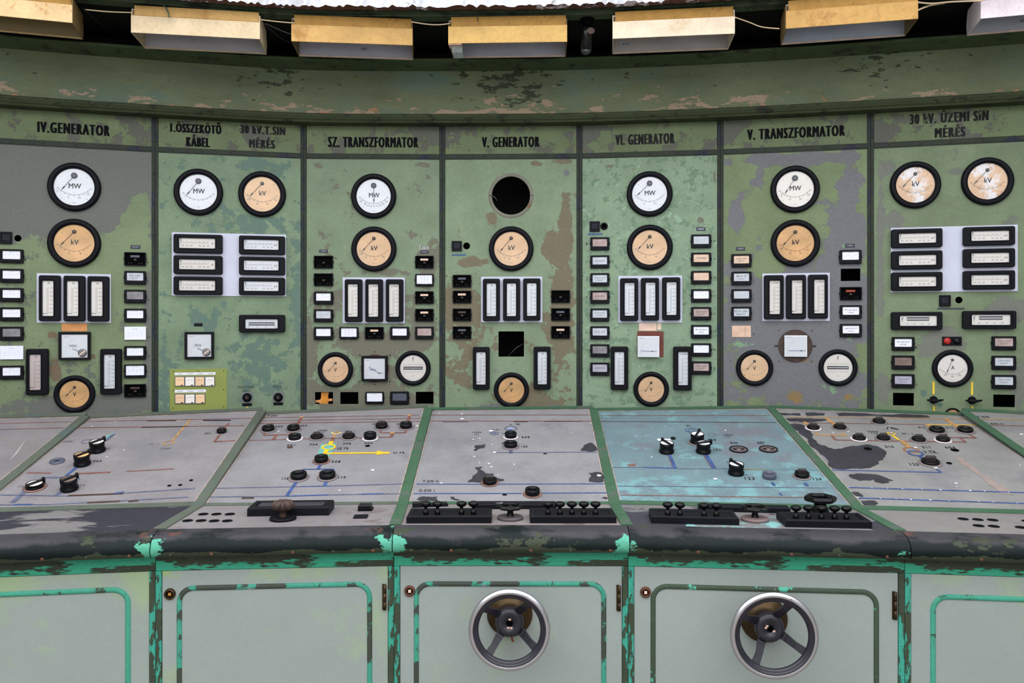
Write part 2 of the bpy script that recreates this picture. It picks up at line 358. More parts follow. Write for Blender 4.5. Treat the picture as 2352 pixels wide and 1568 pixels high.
HOLES = {k: [] for k in range(7)}
def hole(k, x0, y0, x1, y1, jag=0.0):
    c = W[k].box(x0, y0, x1, y1); P = [(c[0] - c[2] / 2, c[1] - c[3] / 2), (c[0] + c[2] / 2, c[1] - c[3] / 2), (c[0] + c[2] / 2, c[1] + c[3] / 2), (c[0] - c[2] / 2, c[1] + c[3] / 2)]
    HOLES[k].append(P)
def rhole(k, x, y, rx, n=32):
    c = W[k].at(x, y); r = abs(W[k].at(x + rx, y)[0] - c[0])
    HOLES[k].append([(c[0] + r * math.cos(2 * math.pi * i / n), c[1] + r * math.sin(2 * math.pi * i / n)) for i in range(n)])
hole(2, 723.6, 900, 765, 927.5); hole(2, 781.7, 900, 823, 927.5); hole(2, 955, 899.5, 995.7, 927)
rhole(3, 1173.7, 449, 44); hole(3, 1144.9, 760.7, 1203.6, 818.8); rhole(3, 1071.7, 564.5, 8, 20)
rhole(0, 41, 547, 8.5, 20); hole(5, 1931, 616.7, 1976, 645)
hole(6, 2051, 902, 2099, 931); hole(6, 2281.5, 906, 2331, 934.5); rhole(6, 2202.5, 688.8, 8.5, 20)
rhole(4, 1387.5, 519.4, 8, 20)

HTXT = {0: [('IV.GENERATOR', 170, 296, 167, 20)], 1: [('1.ÖSSZEKÖTŐ', 450, 292, 118, 22), ('KÁBEL', 455, 323.5, 55, 22), ('30 kV.T.SIN', 604, 299, 104, 15), ('MÉRÉS', 602, 328, 60, 20)],
        2: [('SZ. TRANSZFORMATOR', 857.5, 326.5, 208, 19.5)], 3: [('V. GENERATOR', 1173, 326, 133, 19.5)], 4: [('VI. GENERATOR', 1481, 319.5, 137, 19.5)],
        5: [('V. TRANSZFORMATOR', 1827, 304.5, 225, 20)], 6: [('30 kV. ÜZEMI SIN', 2179, 267, 182, 23), ('MÉRÉS', 2182, 301, 71, 23)]}
SMALLT = {1: [('FESZ.SZAB.', 566, 888.5, 38, 5.5), ('KAPCS.', 567, 897, 20, 5), ('FESZ.', 638, 887.5, 20, 5.5), ('C°', 639, 895.5, 7, 5)]}
PANEL_DESC = ['greyish green steel panel lettered IV. GENERATOR', 'green mottled steel panel lettered 1. ÖSSZEKÖTŐ KÁBEL', 'green steel panel lettered SZ. TRANSZFORMATOR', 'peeling green steel panel lettered V. GENERATOR, with empty round gauge opening',
              'pale green steel panel lettered VI. GENERATOR', 'lilac grey and green steel panel lettered V. TRANSZFORMATOR', 'green steel panel lettered 30 kV. ÜZEMI SIN MÉRÉS']
for k in range(7):
    L = wlen(k); fr = W[k]; M = fr.M()
    root = thing('switchboard_cubicle', PANEL_DESC[k], 'switchboard', M, 'steel cubicles of the curved switchboard')
    g = .017
    outline = [(g, -1.40), (L - g, -1.40), (L - g, .9525), (g, .9525)]
    o = add_mesh(plate_mesh(outline, HOLES[k], .004, WALLM[k], 'face_plate'), 'face_plate', root)
    mb = MB(); mb.box(g, L - g, .984, 1.149, -.004, 0.0, HEADM[k], .0012)
    for (t, px, py, w, h) in HTXT[k]:
        u, v, ww, hh = fr.box(px - w / 2, py - h / 2, px + w / 2, py + h / 2)
        mb.text(t, u, v, ww, hh * 1.22, .0008, LETTERW if (k in (4, 6) or t.startswith('30') or (k == 1 and t == 'MÉRÉS')) else LETTER, bold=0, fat=.0040, sp=1.30)
    mb.build('header_plate', root)
    if k in SMALLT:
        for pair in (SMALLT[k][:2], SMALLT[k][2:]):
            mb = MB()
            for (t, px, py, w, h) in pair:
                u, v, ww, hh = fr.box(px - w / 2, py - h / 2, px + w / 2, py + h / 2); mb.text(t, u, v, ww, hh, .0008, INK, bold=0.015)
            mb.build('stencilled_writing', root)
    mb = MB(); mb.box(g, L - g, .9525, .984, -.010, .0015, STRIP); mb.box(g, L - g, .958, .979, .0015, .004, STRIP, .0008)
    for i in range(5): mb.lathe([(.004, .004), (.004, .006), (.002, .007)], STRIP, 10, cx=g + (i + .5) * (L - 2 * g) / 5, cy=.968, cap1=True)
    mb.build('header_rail', root)
    for s in (0, 1):
        mb = MB(); x0, x1 = ((0.0005, g) if s == 0 else (L - g, L - .0005))
        mb.box(x0, x1, -1.40, 1.16, -.012, .0035, STRIP, .001)
        for i in range(14): mb.lathe([(.0035, .0035), (.0035, .005), (.0015, .006)], STRIP, 8, cx=(x0 + x1) / 2, cy=-1.2 + i * .17, cap1=True)
        mb.build('seam_strip', root)

# ------------------------------------------------------------------ instruments on the wall
def nbr(k, side):
    j = k + side
    if 0 <= j < 7: return 'toward ' + PN[j]
    return 'away from ' + PN[k - side]
ORD = ['topmost', 'second down', 'third down', 'fourth down', 'fifth down', 'sixth down', 'seventh down', 'eighth down']

def gauge(k, x, y, R, unit, face, desc, ang=-44, hubm=HUBM, style='arc', nums=(), big=True, grp='round gauges of the switchboard', bezelr=.76, ink=INK, needle=True):
    fr = W[k]; u, v = fr.at(x, y, .014); r = abs(fr.at(x + R, y, .014)[0] - fr.at(x - R, y, .014)[0]) / 2
    t = thing('round_gauge', desc, 'gauge', fr.M(u, v, .0002), grp)
    mb = MB(); q = r / .127
    mb.lathe([(r, 0), (r, .012 * q), (r * .985, .017 * q), (r * .95, .0215 * q), (r * .91, .0235 * q), (r * .885, .0225 * q), (r * .87, .0235 * q), (r * .82, .0215 * q), (r * (bezelr + .02), .015 * q), (r * bezelr, .013 * q), (r * bezelr, .006 * q)], BLACK, 56)
    mb.build('bezel', t)
    d = r * bezelr; z = .0065 * q; mb = MB(); mb.disc(0, 0, d, z, face, 48); z += .0004
    hy = (.62 if big else .50) * d; ri = 1.02 * d if big else .92 * d
    if style == 'arc':
        a0, a1, n = ((-50, 50, 41) if big else (-8, 52, 15))
        for i in range(n):
            a = math.radians(a0 + (a1 - a0) * i / (n - 1)); maj = i % 5 == 0; l = (.10 if maj else .06) * d
            px0, py0 = ri * math.sin(a), hy - ri * math.cos(a) * (1.0 if big else 1.1)
            if math.hypot(px0 * 1.12, py0 * 1.08) > d * .98: continue
            mb.seg((px0, py0), (px0 + l * math.sin(a), py0 - l * math.cos(a)), d * (.020 if maj else .014), z, ink if maj else INKG)
        for s, (n_, a) in enumerate(nums):
            a = math.radians(a); rr_ = ri + .19 * d
            mb.text(n_, rr_ * math.sin(a) * .96, hy - rr_ * math.cos(a), .10 * d * len(n_) * .7, .10 * d, z, INKG)
        for (sx, sy) in ((-.62, .55), (.62, .55), (-.62, -.62), (.62, -.62)) if big else ((-.62, .1), (.62, .1)): mb.disc(sx * d, sy * d, .018 * d, z, INK, 8)
        for (sx, sy) in ((-.32, .42), (.32, .42), (-.4, .25), (.4, .25)): mb.disc(sx * d, sy * d, .012 * d, z, INKG, 6)
        mb.text(unit, (0.03 if big else 0) * d, (.06 if big else -.02) * d, (.62 if unit == 'MW' else .38 if unit == 'kV' else .22) * d, (.27 if big else .30) * d, z, INK, fat=d * .008)
        mb.disc(0, -.27 * d, .018 * d, z, INKG, 6)
        if not big: mb.seg((-d * .95, -.16 * d), (-.4 * d, -.08 * d), d * .012, z, INKB); mb.disc(-.72 * d, -.55 * d, .035 * d, z, RED, 10)
        mb.text('MM', 0, -.84 * d, .16 * d, .035 * d, z, INKG)
    else:
        mb.text('f', 0, .70 * d, .12 * d, .30 * d, z, INK)
        mb.box(-.74 * d, .74 * d, -.11 * d, .11 * d, z, z + .001, INK); mb.box(-.70 * d, .70 * d, -.028 * d, .028 * d, z + .001, z + .0016, DIALW)
        for i in range(9):
            xx = (-.66 + .165 * i) * d
            for yy in (.28, -.30): mb.text('48', xx, yy * d, .08 * d, .05 * d, z, INKG)
        mb.disc(0, -.6 * d, .03 * d, z, INK, 8)
    mb.build('dial_face', t)
    if style == 'arc' and needle:
        a = math.radians(ang); ln = (1.0 if big else .86) * d; mb = MB()
        tip = (ln * math.sin(a), hy - ln * math.cos(a)); mid = (.84 * ln * math.sin(a), hy - .84 * ln * math.cos(a)); m2 = (.74 * ln * math.sin(a), hy - .74 * ln * math.cos(a))
        mb.bar((0, hy), tip, d * .022, z + .0012, z + .0022, ink)
        mb.seg(m2, mid, d * .02, z + .0024, INK, d * .075); mb.seg(mid, tip, d * .075, z + .0024, INK, d * .012)
        mb.build('needle', t)
        mb = MB(); hr = (.16 if hubm is HUBB else .10) * d
        mb.lathe([(hr, z), (hr, z + .004 * q), (hr * .8, z + .0055 * q)], hubm if hubm is HUBB else INK, 20, cy=hy, cap1=True)
        mb.lathe([(hr * (.28 if hubm is HUBB else .5), z + .0055 * q), (hr * .25, z + .0065 * q)], HUBM, 14, cy=hy, cap1=True)
        mb.build('pivot_cap', t)
    mb = MB(); mb.disc(0, 0, d * 1.005, .0128 * q, GLASS, 48); mb.build('glass_cover', t)
    return t

def meter(k, x0, y0, x1, y1, win, desc, face=DIALI, letter='A', horiz=False, kind='scale', grp='edgewise meters of the switchboard', thick=.026, off0=0.0):
    fr = W[k]; u, v, w, h = fr.box(x0, y0, x1, y1, thick + off0)
    t = thing('edgewise_meter', desc, 'meter', fr.M(u, v, off0 + .0002), grp)
    wu, wv, ww, wh = fr.box(*win, thick * .55 + off0); cx, cy = wu - u, wv - v
    mb = MB(); mb.frame(w, h, .010, ww, wh, .004, cx, cy, 0, thick, .006, .004, BLACK, lip=1)
    # stepped lip round the window
    mb.frame(ww + .016, wh + .016, .006, ww, wh, .004, 0, 0, thick - .0005, thick + .002, thick - .002, .0012, BLACK) if False else None
    mb.build('bezel', t)
    mb = MB(); z = thick * .60; mb.face([(cx - ww / 2, cy - wh / 2, z), (cx + ww / 2, cy - wh / 2, z), (cx + ww / 2, cy + wh / 2, z), (cx - ww / 2, cy + wh / 2, z)], face); z += .0004
    if kind == 'scale':
        n = 25
        if not horiz:
            for i in range(n):
                yy = cy - wh * .40 + wh * .70 * i / (n - 1); maj = i % 4 == 0
                mb.seg((cx - ww * (.16), yy), (cx + ww * (.16 if maj else .04), yy), wh * .0055, z, INKG)
                if maj: mb.text(str(i // 4 * 10 + 10), cx + ww * .30, yy, ww * .20, wh * .028, z, INKG)
            mb.text(letter, cx + (0.05 * ww), cy + wh * .44, ww * (.26 if len(letter) == 1 else .74), wh * .055, z, INK)
            mb.seg((cx - ww * .48, cy - wh * .43), (cx - ww * .05, cy - wh * .43), wh * .012, z, INK); mb.seg((cx - ww * .48, cy - wh * .43), (cx - ww * .28, cy - wh * .43), wh * .028, z, INK, 0.0)
        else:
            for i in range(n):
                xx = cx - ww * .40 + ww * .70 * i / (n - 1); maj = i % 4 == 0
                mb.seg((xx, cy - wh * .02), (xx, cy + wh * (.24 if maj else .14)), ww * .006, z, INKG)
                if maj and i not in (12,): mb.text(str(i // 4 * 5 + 10), xx, cy - wh * .24, ww * .065, wh * .14, z, INKG)
            mb.text(letter, cx + ww * .42, cy - wh * (.0), ww * (.055 if letter == 'A' else .10), wh * .24, z, INK)
            mb.seg((cx - ww * .45, cy + wh * .40), (cx - ww * .45, cy - wh * .10), ww * .010, z, INK); mb.disc(cx - ww * .45, cy + wh * .32, ww * .016, z, INK, 8)
    elif kind == 'reed':
        if letter: mb.text(letter, cx - ww * .42, cy + wh * .15, ww * .05, wh * .42, z, INK)
        a, b = (-.30, .30) if letter else (-.40, .40)
        yc = cy + wh * (.18 if letter else 0)
        mb.box(cx + a * ww, cx + b * ww, yc - wh * .17, yc + wh * .17, z, z + .001, INK); mb.box(cx + a * ww * .97, cx + b * ww * .97, yc - wh * .05, yc + wh * .04, z + .001, z + .0016, DIALW)
        for i in range(4): mb.text(str(45 + 5 * i), cx + (a + (b - a) * i / 3) * ww, cy - wh * .30, ww * .05, wh * .12, z, INKG)
    for (sx, sy) in ((-.46, .46), (.46, .46), (.46, -.46)): mb.disc(cx + sx * ww, cy + sy * wh, min(ww, wh) * .03, z, INK, 6)
    mb.build('scale_face', t)
    mb = MB(); z = thick * .80; mb.face([(cx - ww / 2, cy - wh / 2, z), (cx + ww / 2, cy - wh / 2, z), (cx + ww / 2, cy + wh / 2, z), (cx - ww / 2, cy + wh / 2, z)], GLASS); mb.build('glass_cover', t)
    return t

WINM = {'white': PAPER, 'grey': GREYW, 'light': LTW, 'lilac': LILW, 'pink': PINKW, 'tan': TANP, 'smoke': DGREYW, 'brown': simple('brown_window', (120, 98, 92), .6, var=.2, vscale=40)}
WINN = {'white': 'white', 'grey': 'dusty grey', 'light': 'pale grey', 'lilac': 'pale lilac', 'pink': 'dull pink', 'tan': 'tan', 'smoke': 'dark grey', 'brown': 'brown'}
def flag(k, x0, y0, x1, y1, kind, desc, txt='', grp='signal indicators of the switchboard', nsuf=None):
    fr = W[k]; th = .012 if kind == 'black' else .015; u, v, w, h = fr.box(x0, y0, x1, y1, th)
    t = thing('signal_indicator', desc, 'indicator', fr.M(u, v, .0002), grp)
    if kind == 'black':
        mb = MB(); mb.frame(w, h, .004, w * .90, h * .86, .003, 0, 0, 0, th, .0006, .0015, BLACK)
        for s in (-1, 1): mb.box(s * w * .5 - .003, s * w * .5 + .003, -h * .08, h * .08, .001, th * .6, BLACK)
        mb.build('case', t)
        mb = MB(); mb.box(-w * .45, w * .45, -h * .43, h * .43, .0004, .0012, HOLE)
        for s in (-1, 1):
            for q in (.30, .18): mb.lathe([(h * .045, .0012), (h * .045, .004), (h * .025, .005)], DKSTEEL, 8, cx=s * w * q, cy=-h * .30, cap1=True)
        mb.box(-w * .06, w * .06, -h * .10, h * .02, .0012, .004, DKRUST if txt in ('rust', 'dim') else DKSTEEL)
        mb.build('relay_works', t)
        if txt != 'none':
            mb = MB(); c = {'tan': TANP, 'red': simple('red_label', (150, 60, 36), .7), 'dim': DGREYW, 'rust': DKRUST}.get(txt, DGREYW)
            mb.box(-w * .22, w * .20, h * .12, h * .28, .0012, .0055, c); mb.build('label_strip', t)
        return t
    mb = MB()
    if kind == 'paper':
        mb.prism(w * .98, h * .97, .003, 0, .009, BLACK, .001); mb.build('case', t)
        mb = MB(); a = .0095; mb.box(-w * .49, w * .50, -h * .47, h * .50, a, a + .0006, PAPER)
        for yy in (.0, -.2):
            for i in range(4): mb.disc(-w * .30 + i * w * .2, h * yy + (i % 2) * h * .05, w * .012, a + .001, INKG, 6)
        mb.text('No 34', 0, h * .33, w * .20, h * .05, a + .001, INKG)
        mb.build('paper_sheet', t); return t
    full = kind == 'full'
    iw, ih = (w * .84, h * .72) if full else (w * .76, h * .58)
    cy = h * (.05 if full else .08)
    mb.frame(w, h, .005, iw, ih, .003, 0, cy, 0, th, .004, .0022, BLACK)
    for s in (-1, 1):
        mb.box(s * w * .26 - w * .06, s * w * .26 + w * .06, -h * .44, -h * .30, th, th + .003, BLACK, .001)
        mb.box(s * w * .5 - .003, s * w * .5 + .003, -h * .1, h * .1, .001, th * .5, BLACK)
    mb.build('bezel', t)
    mb = MB(); z = .0105; face = WINM.get(kind, PAPER)
    mb.face([(-iw / 2, cy - ih / 2, z), (iw / 2, cy - ih / 2, z), (iw / 2, cy + ih / 2, z), (-iw / 2, cy + ih / 2, z)], face); z += .0004
    if txt == 'dots':
        for i in range(4): mb.disc(-iw * .34 + i * iw * .22, cy - ih * .05 + (i % 2) * ih * .12, iw * .018, z, INKG, 6)
        mb.text('No 21', 0, cy + ih * .38, iw * .26, ih * .07, z, INKG)
    elif txt == 'grid':
        for i in range(5): mb.seg((-iw * .48 + i * iw * .24, cy - ih * .48), (-iw * .48 + i * iw * .24, cy + ih * .48), iw * .005, z, INKG)
        for i in range(3): mb.seg((-iw * .25, cy - ih * .25 + i * ih * .25), (iw * .22, cy - ih * .25 + i * ih * .25), ih * .01, z, INKG)
    elif txt == 'write2':
        mb.text('30 kV hiba', -iw * .05, cy + ih * .16, iw * .82, ih * .26, z, INK, bold=.01); mb.text('figyelni', -iw * .02, cy - ih * .24, iw * .6, ih * .24, z, INK, bold=.01)
    elif txt:
        a, _, b = txt.partition('|'); ink = INKG if kind != 'white' else INKG
        mb.text(a, 0, cy + ih * (.14 if b else 0), iw * .7, ih * .17, z, ink)
        if b: mb.text(b, 0, cy - ih * .20, iw * .36, ih * .15, z, ink)
    mb.build('window', t)
    return t

def backplate(k, x0, y0, x1, y1, desc, thick=.004, cols=None):
    fr = W[k]; u, v, w, h = fr.box(x0, y0, x1, y1, thick)
    mb = MB(); mb.box(-w / 2, w / 2, -h / 2, h / 2, 0, thick, WPLATE, .001)
    o = mb.build('backing_sheet'); o.matrix_world = fr.M(u, v, .0003); tag(o, desc, 'backing plate', 'white backing sheets behind meters'); return o

def nameplate(k, x, y, w, h, desc, mat=TAG, txt=None, grp=None, th=.0025):
    fr = W[k]; u, v, ww, hh = fr.box(x - w / 2, y - h / 2, x + w / 2, y + h / 2, th)
    mb = MB(); mb.box(-ww / 2, ww / 2, -hh / 2, hh / 2, 0, th, mat, .0006)
    if txt: mb.text(txt, 0, 0, ww * .6, hh * .30, th + .0004, TAGW)
    o = mb.build('nameplate'); o.matrix_world = fr.M(u, v, .0003); tag(o, desc, 'nameplate', grp or 'small nameplates on the switchboard'); return o

GL = {'MW': 'white-faced MW gauge', 'kV': 'cream-faced kV gauge', 'V': 'orange-faced V gauge', 'A': 'ivory-faced A gauge'}
gauge(0, 170, 429, 62, 'MW', DIALW, 'black-rimmed white MW gauge on the greyish IV. GENERATOR panel', -38, HUBB, nums=[('0', -45), ('5', -15), ('10', 12), ('15', 36)])
gauge(0, 170, 558, 62, 'kV', DIALO, 'black-rimmed orange-tinted kV gauge below the MW gauge, IV. GENERATOR panel', -42, nums=[('4', -15), ('8', 15)], ink=INKB)
gauge(0, 170.4, 905, 48, 'V', DIALO, 'small stained orange V gauge at the foot of the IV. GENERATOR panel', -42, big=False, bezelr=.72, ink=INKB)
gauge(1, 455.4, 440.7, 57, 'MW', DIALW, 'black-rimmed white MW gauge on the KÁBEL panel', -38, HUBB, nums=[])
gauge(1, 602, 445.6, 55, 'kV', DIALC, 'black-rimmed peach kV gauge beside the MW gauge on the KÁBEL panel', -42, nums=[('10', -40), ('20', -14), ('25', 14), ('34', 40)])
gauge(2, 857.9, 450, 52, 'MW', DIALW, 'white MW gauge with needle pointing straight down, SZ. TRANSZFORMATOR panel', 1, HUBB, nums=[('50', -40), ('30', -26), ('20', -17), ('10', -8), ('0', 1), ('10', 10), ('20', 19), ('30', 28), ('50', 40)])
gauge(2, 858.4, 571.5, 52, 'kV', DIALC, 'peach kV gauge under the MW gauge, SZ. TRANSZFORMATOR panel', -42, nums=[('10', -42), ('20', -24), ('25', 4), ('30', 28)], ink=INKB)
gauge(2, 769.8, 848.5, 40.5, 'V', DIALC, 'small peach V gauge beside the square meter, SZ. TRANSZFORMATOR panel', -40, big=False, bezelr=.74, ink=INKB)
gauge(2, 948.5, 845.3, 40.5, 'f', DIALI, 'white round f gauge with black slot, SZ. TRANSZFORMATOR panel', style='f', bezelr=.74)
gauge(3, 1174, 570.8, 51.5, 'kV', DIALC, 'peach kV gauge under the empty round opening, V. GENERATOR panel', -40, nums=[('4', -20), ('8', -6), ('12', 20)], ink=INKB)
gauge(3, 1174.5, 895.6, 40.5, 'V', DIALO, 'small orange V gauge below the square opening, V. GENERATOR panel', -42, big=False, bezelr=.73, ink=INKB)
gauge(4, 1492, 445, 53, 'MW', DIALW, 'white MW gauge on the pale VI. GENERATOR panel', -46, HUBB, nums=[('5', -16), ('10', 16)])
gauge(4, 1492.4, 567.7, 53, 'kV', DIALC, 'cream kV gauge under the MW gauge, VI. GENERATOR panel', -43, nums=[('4', -12), ('8', 18)], ink=INKB)
gauge(4, 1495.7, 893.7, 41, 'V', DIALC, 'small cream V gauge at the foot of the VI. GENERATOR panel', -34, big=False, bezelr=.73, ink=INKB)
gauge(5, 1826.3, 434, 57, 'MW', DIALI, 'ivory MW gauge on the lilac grey V. TRANSZFORMATOR panel', -32, HUBB, nums=[('0', -38), ('10', -14), ('20', 14), ('30', 38)])
gauge(5, 1827, 558, 57, 'kV', DIALO, 'yellowed kV gauge under the MW gauge, V. TRANSZFORMATOR panel', -42, nums=[('10', -40), ('20', -14), ('25', 14), ('30', 34)], ink=INKB)
gauge(5, 1733.3, 844.8, 43, 'V', DIALC, 'small cream V gauge below the cardboard patch, V. TRANSZFORMATOR panel', -42, big=False, bezelr=.74, ink=INKB)
gauge(5, 1925.4, 844.3, 45, 'f', DIALI, 'white round f gauge with black slot, V. TRANSZFORMATOR panel', style='f', bezelr=.74)
CRINK = paint('wrinkled_dial', (226, 190, 158), [((168, 116, 74), 11.0, .55, .14, 9, []), ((242, 236, 238), 9.0, .53, .06, 6, [])], seed=66, bump=.4)
gauge(6, 2103, 424, 59, 'kV', CRINK, 'wrinkled peach kV gauge nearer V. TRANSZFORMATOR on the ÜZEMI SIN panel', -42)
gauge(6, 2269, 415.7, 61, 'kV', CRINK, 'stained kV gauge with crumpled face, away from V. TRANSZFORMATOR, ÜZEMI SIN panel', -42)
gauge(6, 2188.7, 846, 47.5, 'A', DIALI, 'ivory A gauge between the indicators of the ÜZEMI SIN panel', -22, big=True, bezelr=.73, nums=[('200', -24), ('400', 0), ('600', 24)])
gauge(6, 2190, 955, 20, 'V', DIALO, 'small orange gauge peeping over the desk edge, ÜZEMI SIN panel', big=False, needle=False)

# white sheets and edgewise meters
backplate(0, 85, 628.4, 255.7, 741.6, 'white sheet behind three upright A meters, IV. GENERATOR panel')
backplate(1, 396.5, 536, 659, 680, 'white sheet behind six flat meters on the KÁBEL panel')
backplate(2, 787, 637, 930, 742.5, 'white sheet behind three upright meters, SZ. TRANSZFORMATOR panel')
backplate(3, 1104.8, 635.3, 1245.7, 740.3, 'white sheet behind three upright A meters, V. GENERATOR panel')
backplate(4, 1419.7, 633, 1566.6, 741, 'white sheet behind three upright meters, VI. GENERATOR panel')
backplate(5, 1750.3, 627, 1905.5, 737.3, 'white sheet behind three upright meters, V. TRANSZFORMATOR panel')
backplate(6, 2043.8, 519.5, 2335.5, 670, 'white sheet behind six kV meters on the ÜZEMI SIN panel')
POS3 = ['nearest %s', 'middle of three', 'nearest %s']
def trio(k, boxes, wins, letter, tint=DIALI, note=''):
    for i, (b, w) in enumerate(zip(boxes, wins)):
        pos = 'the middle one of three' if i == 1 else 'of three, the one ' + nbr(k, -1 if i == 0 else 1)
        meter(k, *b, w, 'upright black %s meter, %s, %s panel' % (letter, pos, PN[k]), tint, letter, off0=.0046, thick=.024)
trio(0, [(88.5, 632, 138, 737), (145.3, 633, 194.8, 737.6), (200.5, 634, 250, 738)], [(98, 645, 123.6, 725.4), (154.5, 645.5, 180.5, 725.4), (210, 646, 236, 725.4)], 'A')
trio(2, [(791.5, 641, 831.4, 739), (838.7, 641, 879, 739), (885.8, 641, 926, 738.5)], [(799.5, 652.7, 821.8, 727), (846.6, 652.7, 868.8, 727), (894, 652.7, 916.4, 727)], 'x100A')
trio(3, [(1109, 639.7, 1148, 737), (1155.3, 639.5, 1194.7, 736.5), (1201.5, 639, 1241.4, 736)], [(1118, 650.8, 1139.5, 725.6), (1164.3, 650.8, 1185.3, 725.6), (1210.4, 650.3, 1232, 725)], 'A', DIALW)
trio(4, [(1424, 638.6, 1466, 736.7), (1472, 638, 1513.8, 735.8), (1521, 636.5, 1562.6, 735)], [(1434.9, 649.8, 1457, 724.7), (1483, 648.8, 1505, 724), (1531, 648, 1553.5, 723)], 'x100A', DIALW)
trio(5, [(1755, 631.6, 1800.5, 733), (1806, 631, 1851.5, 732.4), (1857, 630.2, 1902, 731.5)], [(1767.4, 644.6, 1791.3, 721), (1818.5, 643.5, 1842.5, 719.5), (1869.6, 642.3, 1893.5, 719.2)], 'x100A')
for i, (ya, yb, wa, wb_) in enumerate([(537.9, 581, 547.3, 570.2), (586.6, 629, 596, 618.5), (634.7, 676.7, 644, 667)]):
    row = ['top row', 'middle row', 'bottom row'][i]
    meter(1, 398.4, ya, 510.9, yb, (411.8, wa, 494.6, wb_), 'flat black A meter on white sheet, %s toward IV. GENERATOR, KÁBEL panel' % row, DIALI, 'A', True, off0=.0046, thick=.024)
for i, (ya, yb, wa, wb_) in enumerate([(541.4, 583.9, 550.8, 573.2), (589.4, 630.7, 598.5, 620.5), (637, 677.4, 646.3, 668)]):
    row = ['top row', 'middle row', 'bottom row'][i]
    meter(1, 548.9, ya, 655, yb, (560.7, wa, 640, wb_), 'flat black kV meter on white sheet, %s toward SZ. TRANSZFORMATOR, KÁBEL panel' % row, DIALW, 'kV', True, off0=.0046, thick=.024)
meter(1, 548.9, 722.7, 655, 762.8, (564, 732.9, 638, 754), 'flat black meter with twin black bars, on the KÁBEL panel', DIALW, '', True, 'reed')
for i, (ya, yb, wa, wb_) in enumerate([(525, 568, 536, 558), (575.5, 618, 586, 608.5), (624.6, 667.4, 635.5, 657.6)]):
    row = ['top', 'middle', 'bottom'][i]
    meter(6, 2047.8, ya, 2165, yb, (2064, wa, 2149.5, wb_), 'flat kV meter, %s row, nearer V. TRANSZFORMATOR, ÜZEMI SIN panel' % row, DIALI, 'kV', True, off0=.0046, thick=.024)
for i, (ya, yb, wa, wb_) in enumerate([(520, 563, 530.5, 552.5), (570.5, 613.5, 581, 603), (621, 664.5, 631.5, 654)]):
    row = ['top', 'middle', 'bottom'][i]
    meter(6, 2213, ya, 2332, yb, (2230, wa, 2317, wb_), 'flat kV meter, %s row, away from V. TRANSZFORMATOR, ÜZEMI SIN panel' % row, DIALI, 'kV', True, off0=.0046, thick=.024)
meter(6, 2047.7, 716, 2165, 757, (2066, 725, 2151, 748), 'flat f meter with black bar, nearer V. TRANSZFORMATOR, ÜZEMI SIN panel', DIALI, 'f', True, 'reed')
meter(6, 2212, 713.5, 2334.8, 755, (2230.7, 722.5, 2320, 746), 'flat f meter with black bar, away from V. TRANSZFORMATOR, ÜZEMI SIN panel', DIALI, 'f', True, 'reed')
meter(0, 58.5, 801, 110, 907, (68.4, 814, 94.5, 895), 'upright V meter with pinkish scale beside the square meter, IV. GENERATOR panel', simple('dial_pink', (214, 196, 192), .5, var=.04), 'V')
meter(0, 229.6, 801, 278.6, 905, (239.3, 814, 264.5, 892), 'upright white A meter below the square meter, IV. GENERATOR panel', DIALW, 'A')
meter(3, 1085.9, 796.5, 1124.3, 894.5, (1094, 808.4, 1115.6, 882.6), 'upright V meter beside the square opening, V. GENERATOR panel', DIALW, 'V')
meter(3, 1225.7, 795.8, 1264.8, 893.6, (1235, 807.5, 1256, 882), 'upright A meter beside the square opening, V. GENERATOR panel', DIALW, 'A')
meter(4, 1402.5, 795.6, 1443, 895, (1411.8, 808, 1433.5, 883), 'upright V meter below the square meter, VI. GENERATOR panel', DIALW, 'V')
meter(4, 1546.5, 795.6, 1589, 896, (1557.8, 808, 1580, 884), 'upright x100A meter below the square meter, VI. GENERATOR panel', DIALW, 'x100A')

# small indicators
def column(k, side, x0, x1, rows):
    for i, (ya, yb, kind, txt) in enumerate(rows):
        nm = {'black': 'opened black indicator box', 'paper': 'paper-covered indicator', 'full': 'white wide-windowed indicator'}.get(kind, WINN.get(kind, kind) + '-windowed black indicator')
        flag(k, x0, ya, x1, yb, kind, '%s, %s in the column %s, %s panel' % (nm, ORD[i], nbr(k, side), PN[k]), txt)
def rw(c, h, kind, txt=''): return (c - h / 2, c + h / 2, kind, txt)
column(0, -1, -1, 53, [rw(588, 32, 'white', 'dots'), rw(633, 32, 'white', 'dots'), rw(677, 32, 'white', 'dots'), rw(721.5, 32, 'white', 'dots'), rw(766, 32, 'grey'), rw(810, 32, 'paper'), rw(855.5, 32, 'white', 'dots')])
column(0, 1, 285, 335, [rw(594.5, 31, 'black', 'dim'), rw(637.5, 31, 'light', 'SZ|kV'), rw(680.5, 31, 'grey'), rw(724, 31, 'white', 'dots'), rw(765.5, 31, 'paper'), rw(810, 31, 'white', 'dots'), rw(852, 31, 'full', 'dots'), rw(897, 30, 'black', 'rust')])
column(2, -1, 720.5, 764.5, [rw(601.5, 29, 'black', 'none'), rw(642, 29, 'black', 'none'), rw(684, 29.5, 'white', 'dots'), rw(724.7, 29.5, 'light'), rw(765.3, 29.5, 'white', 'dots')])
column(2, 1, 953.4, 995.9, [rw(601.5, 29, 'black', 'tan'), rw(643, 28.5, 'full', 'grid'), rw(683, 29, 'black', 'tan'), rw(723.3, 29, 'black', 'tan'), rw(764.3, 29, 'pink', '')])
flag(2, 779.6, 751, 822.5, 778.5, 'full', 'white grid-paper indicator just below the meters, SZ. TRANSZFORMATOR panel', 'grid')
flag(2, 838, 750.5, 881, 779, 'black', 'opened black indicator box directly below the middle meter, SZ. TRANSZFORMATOR panel', 'tan')
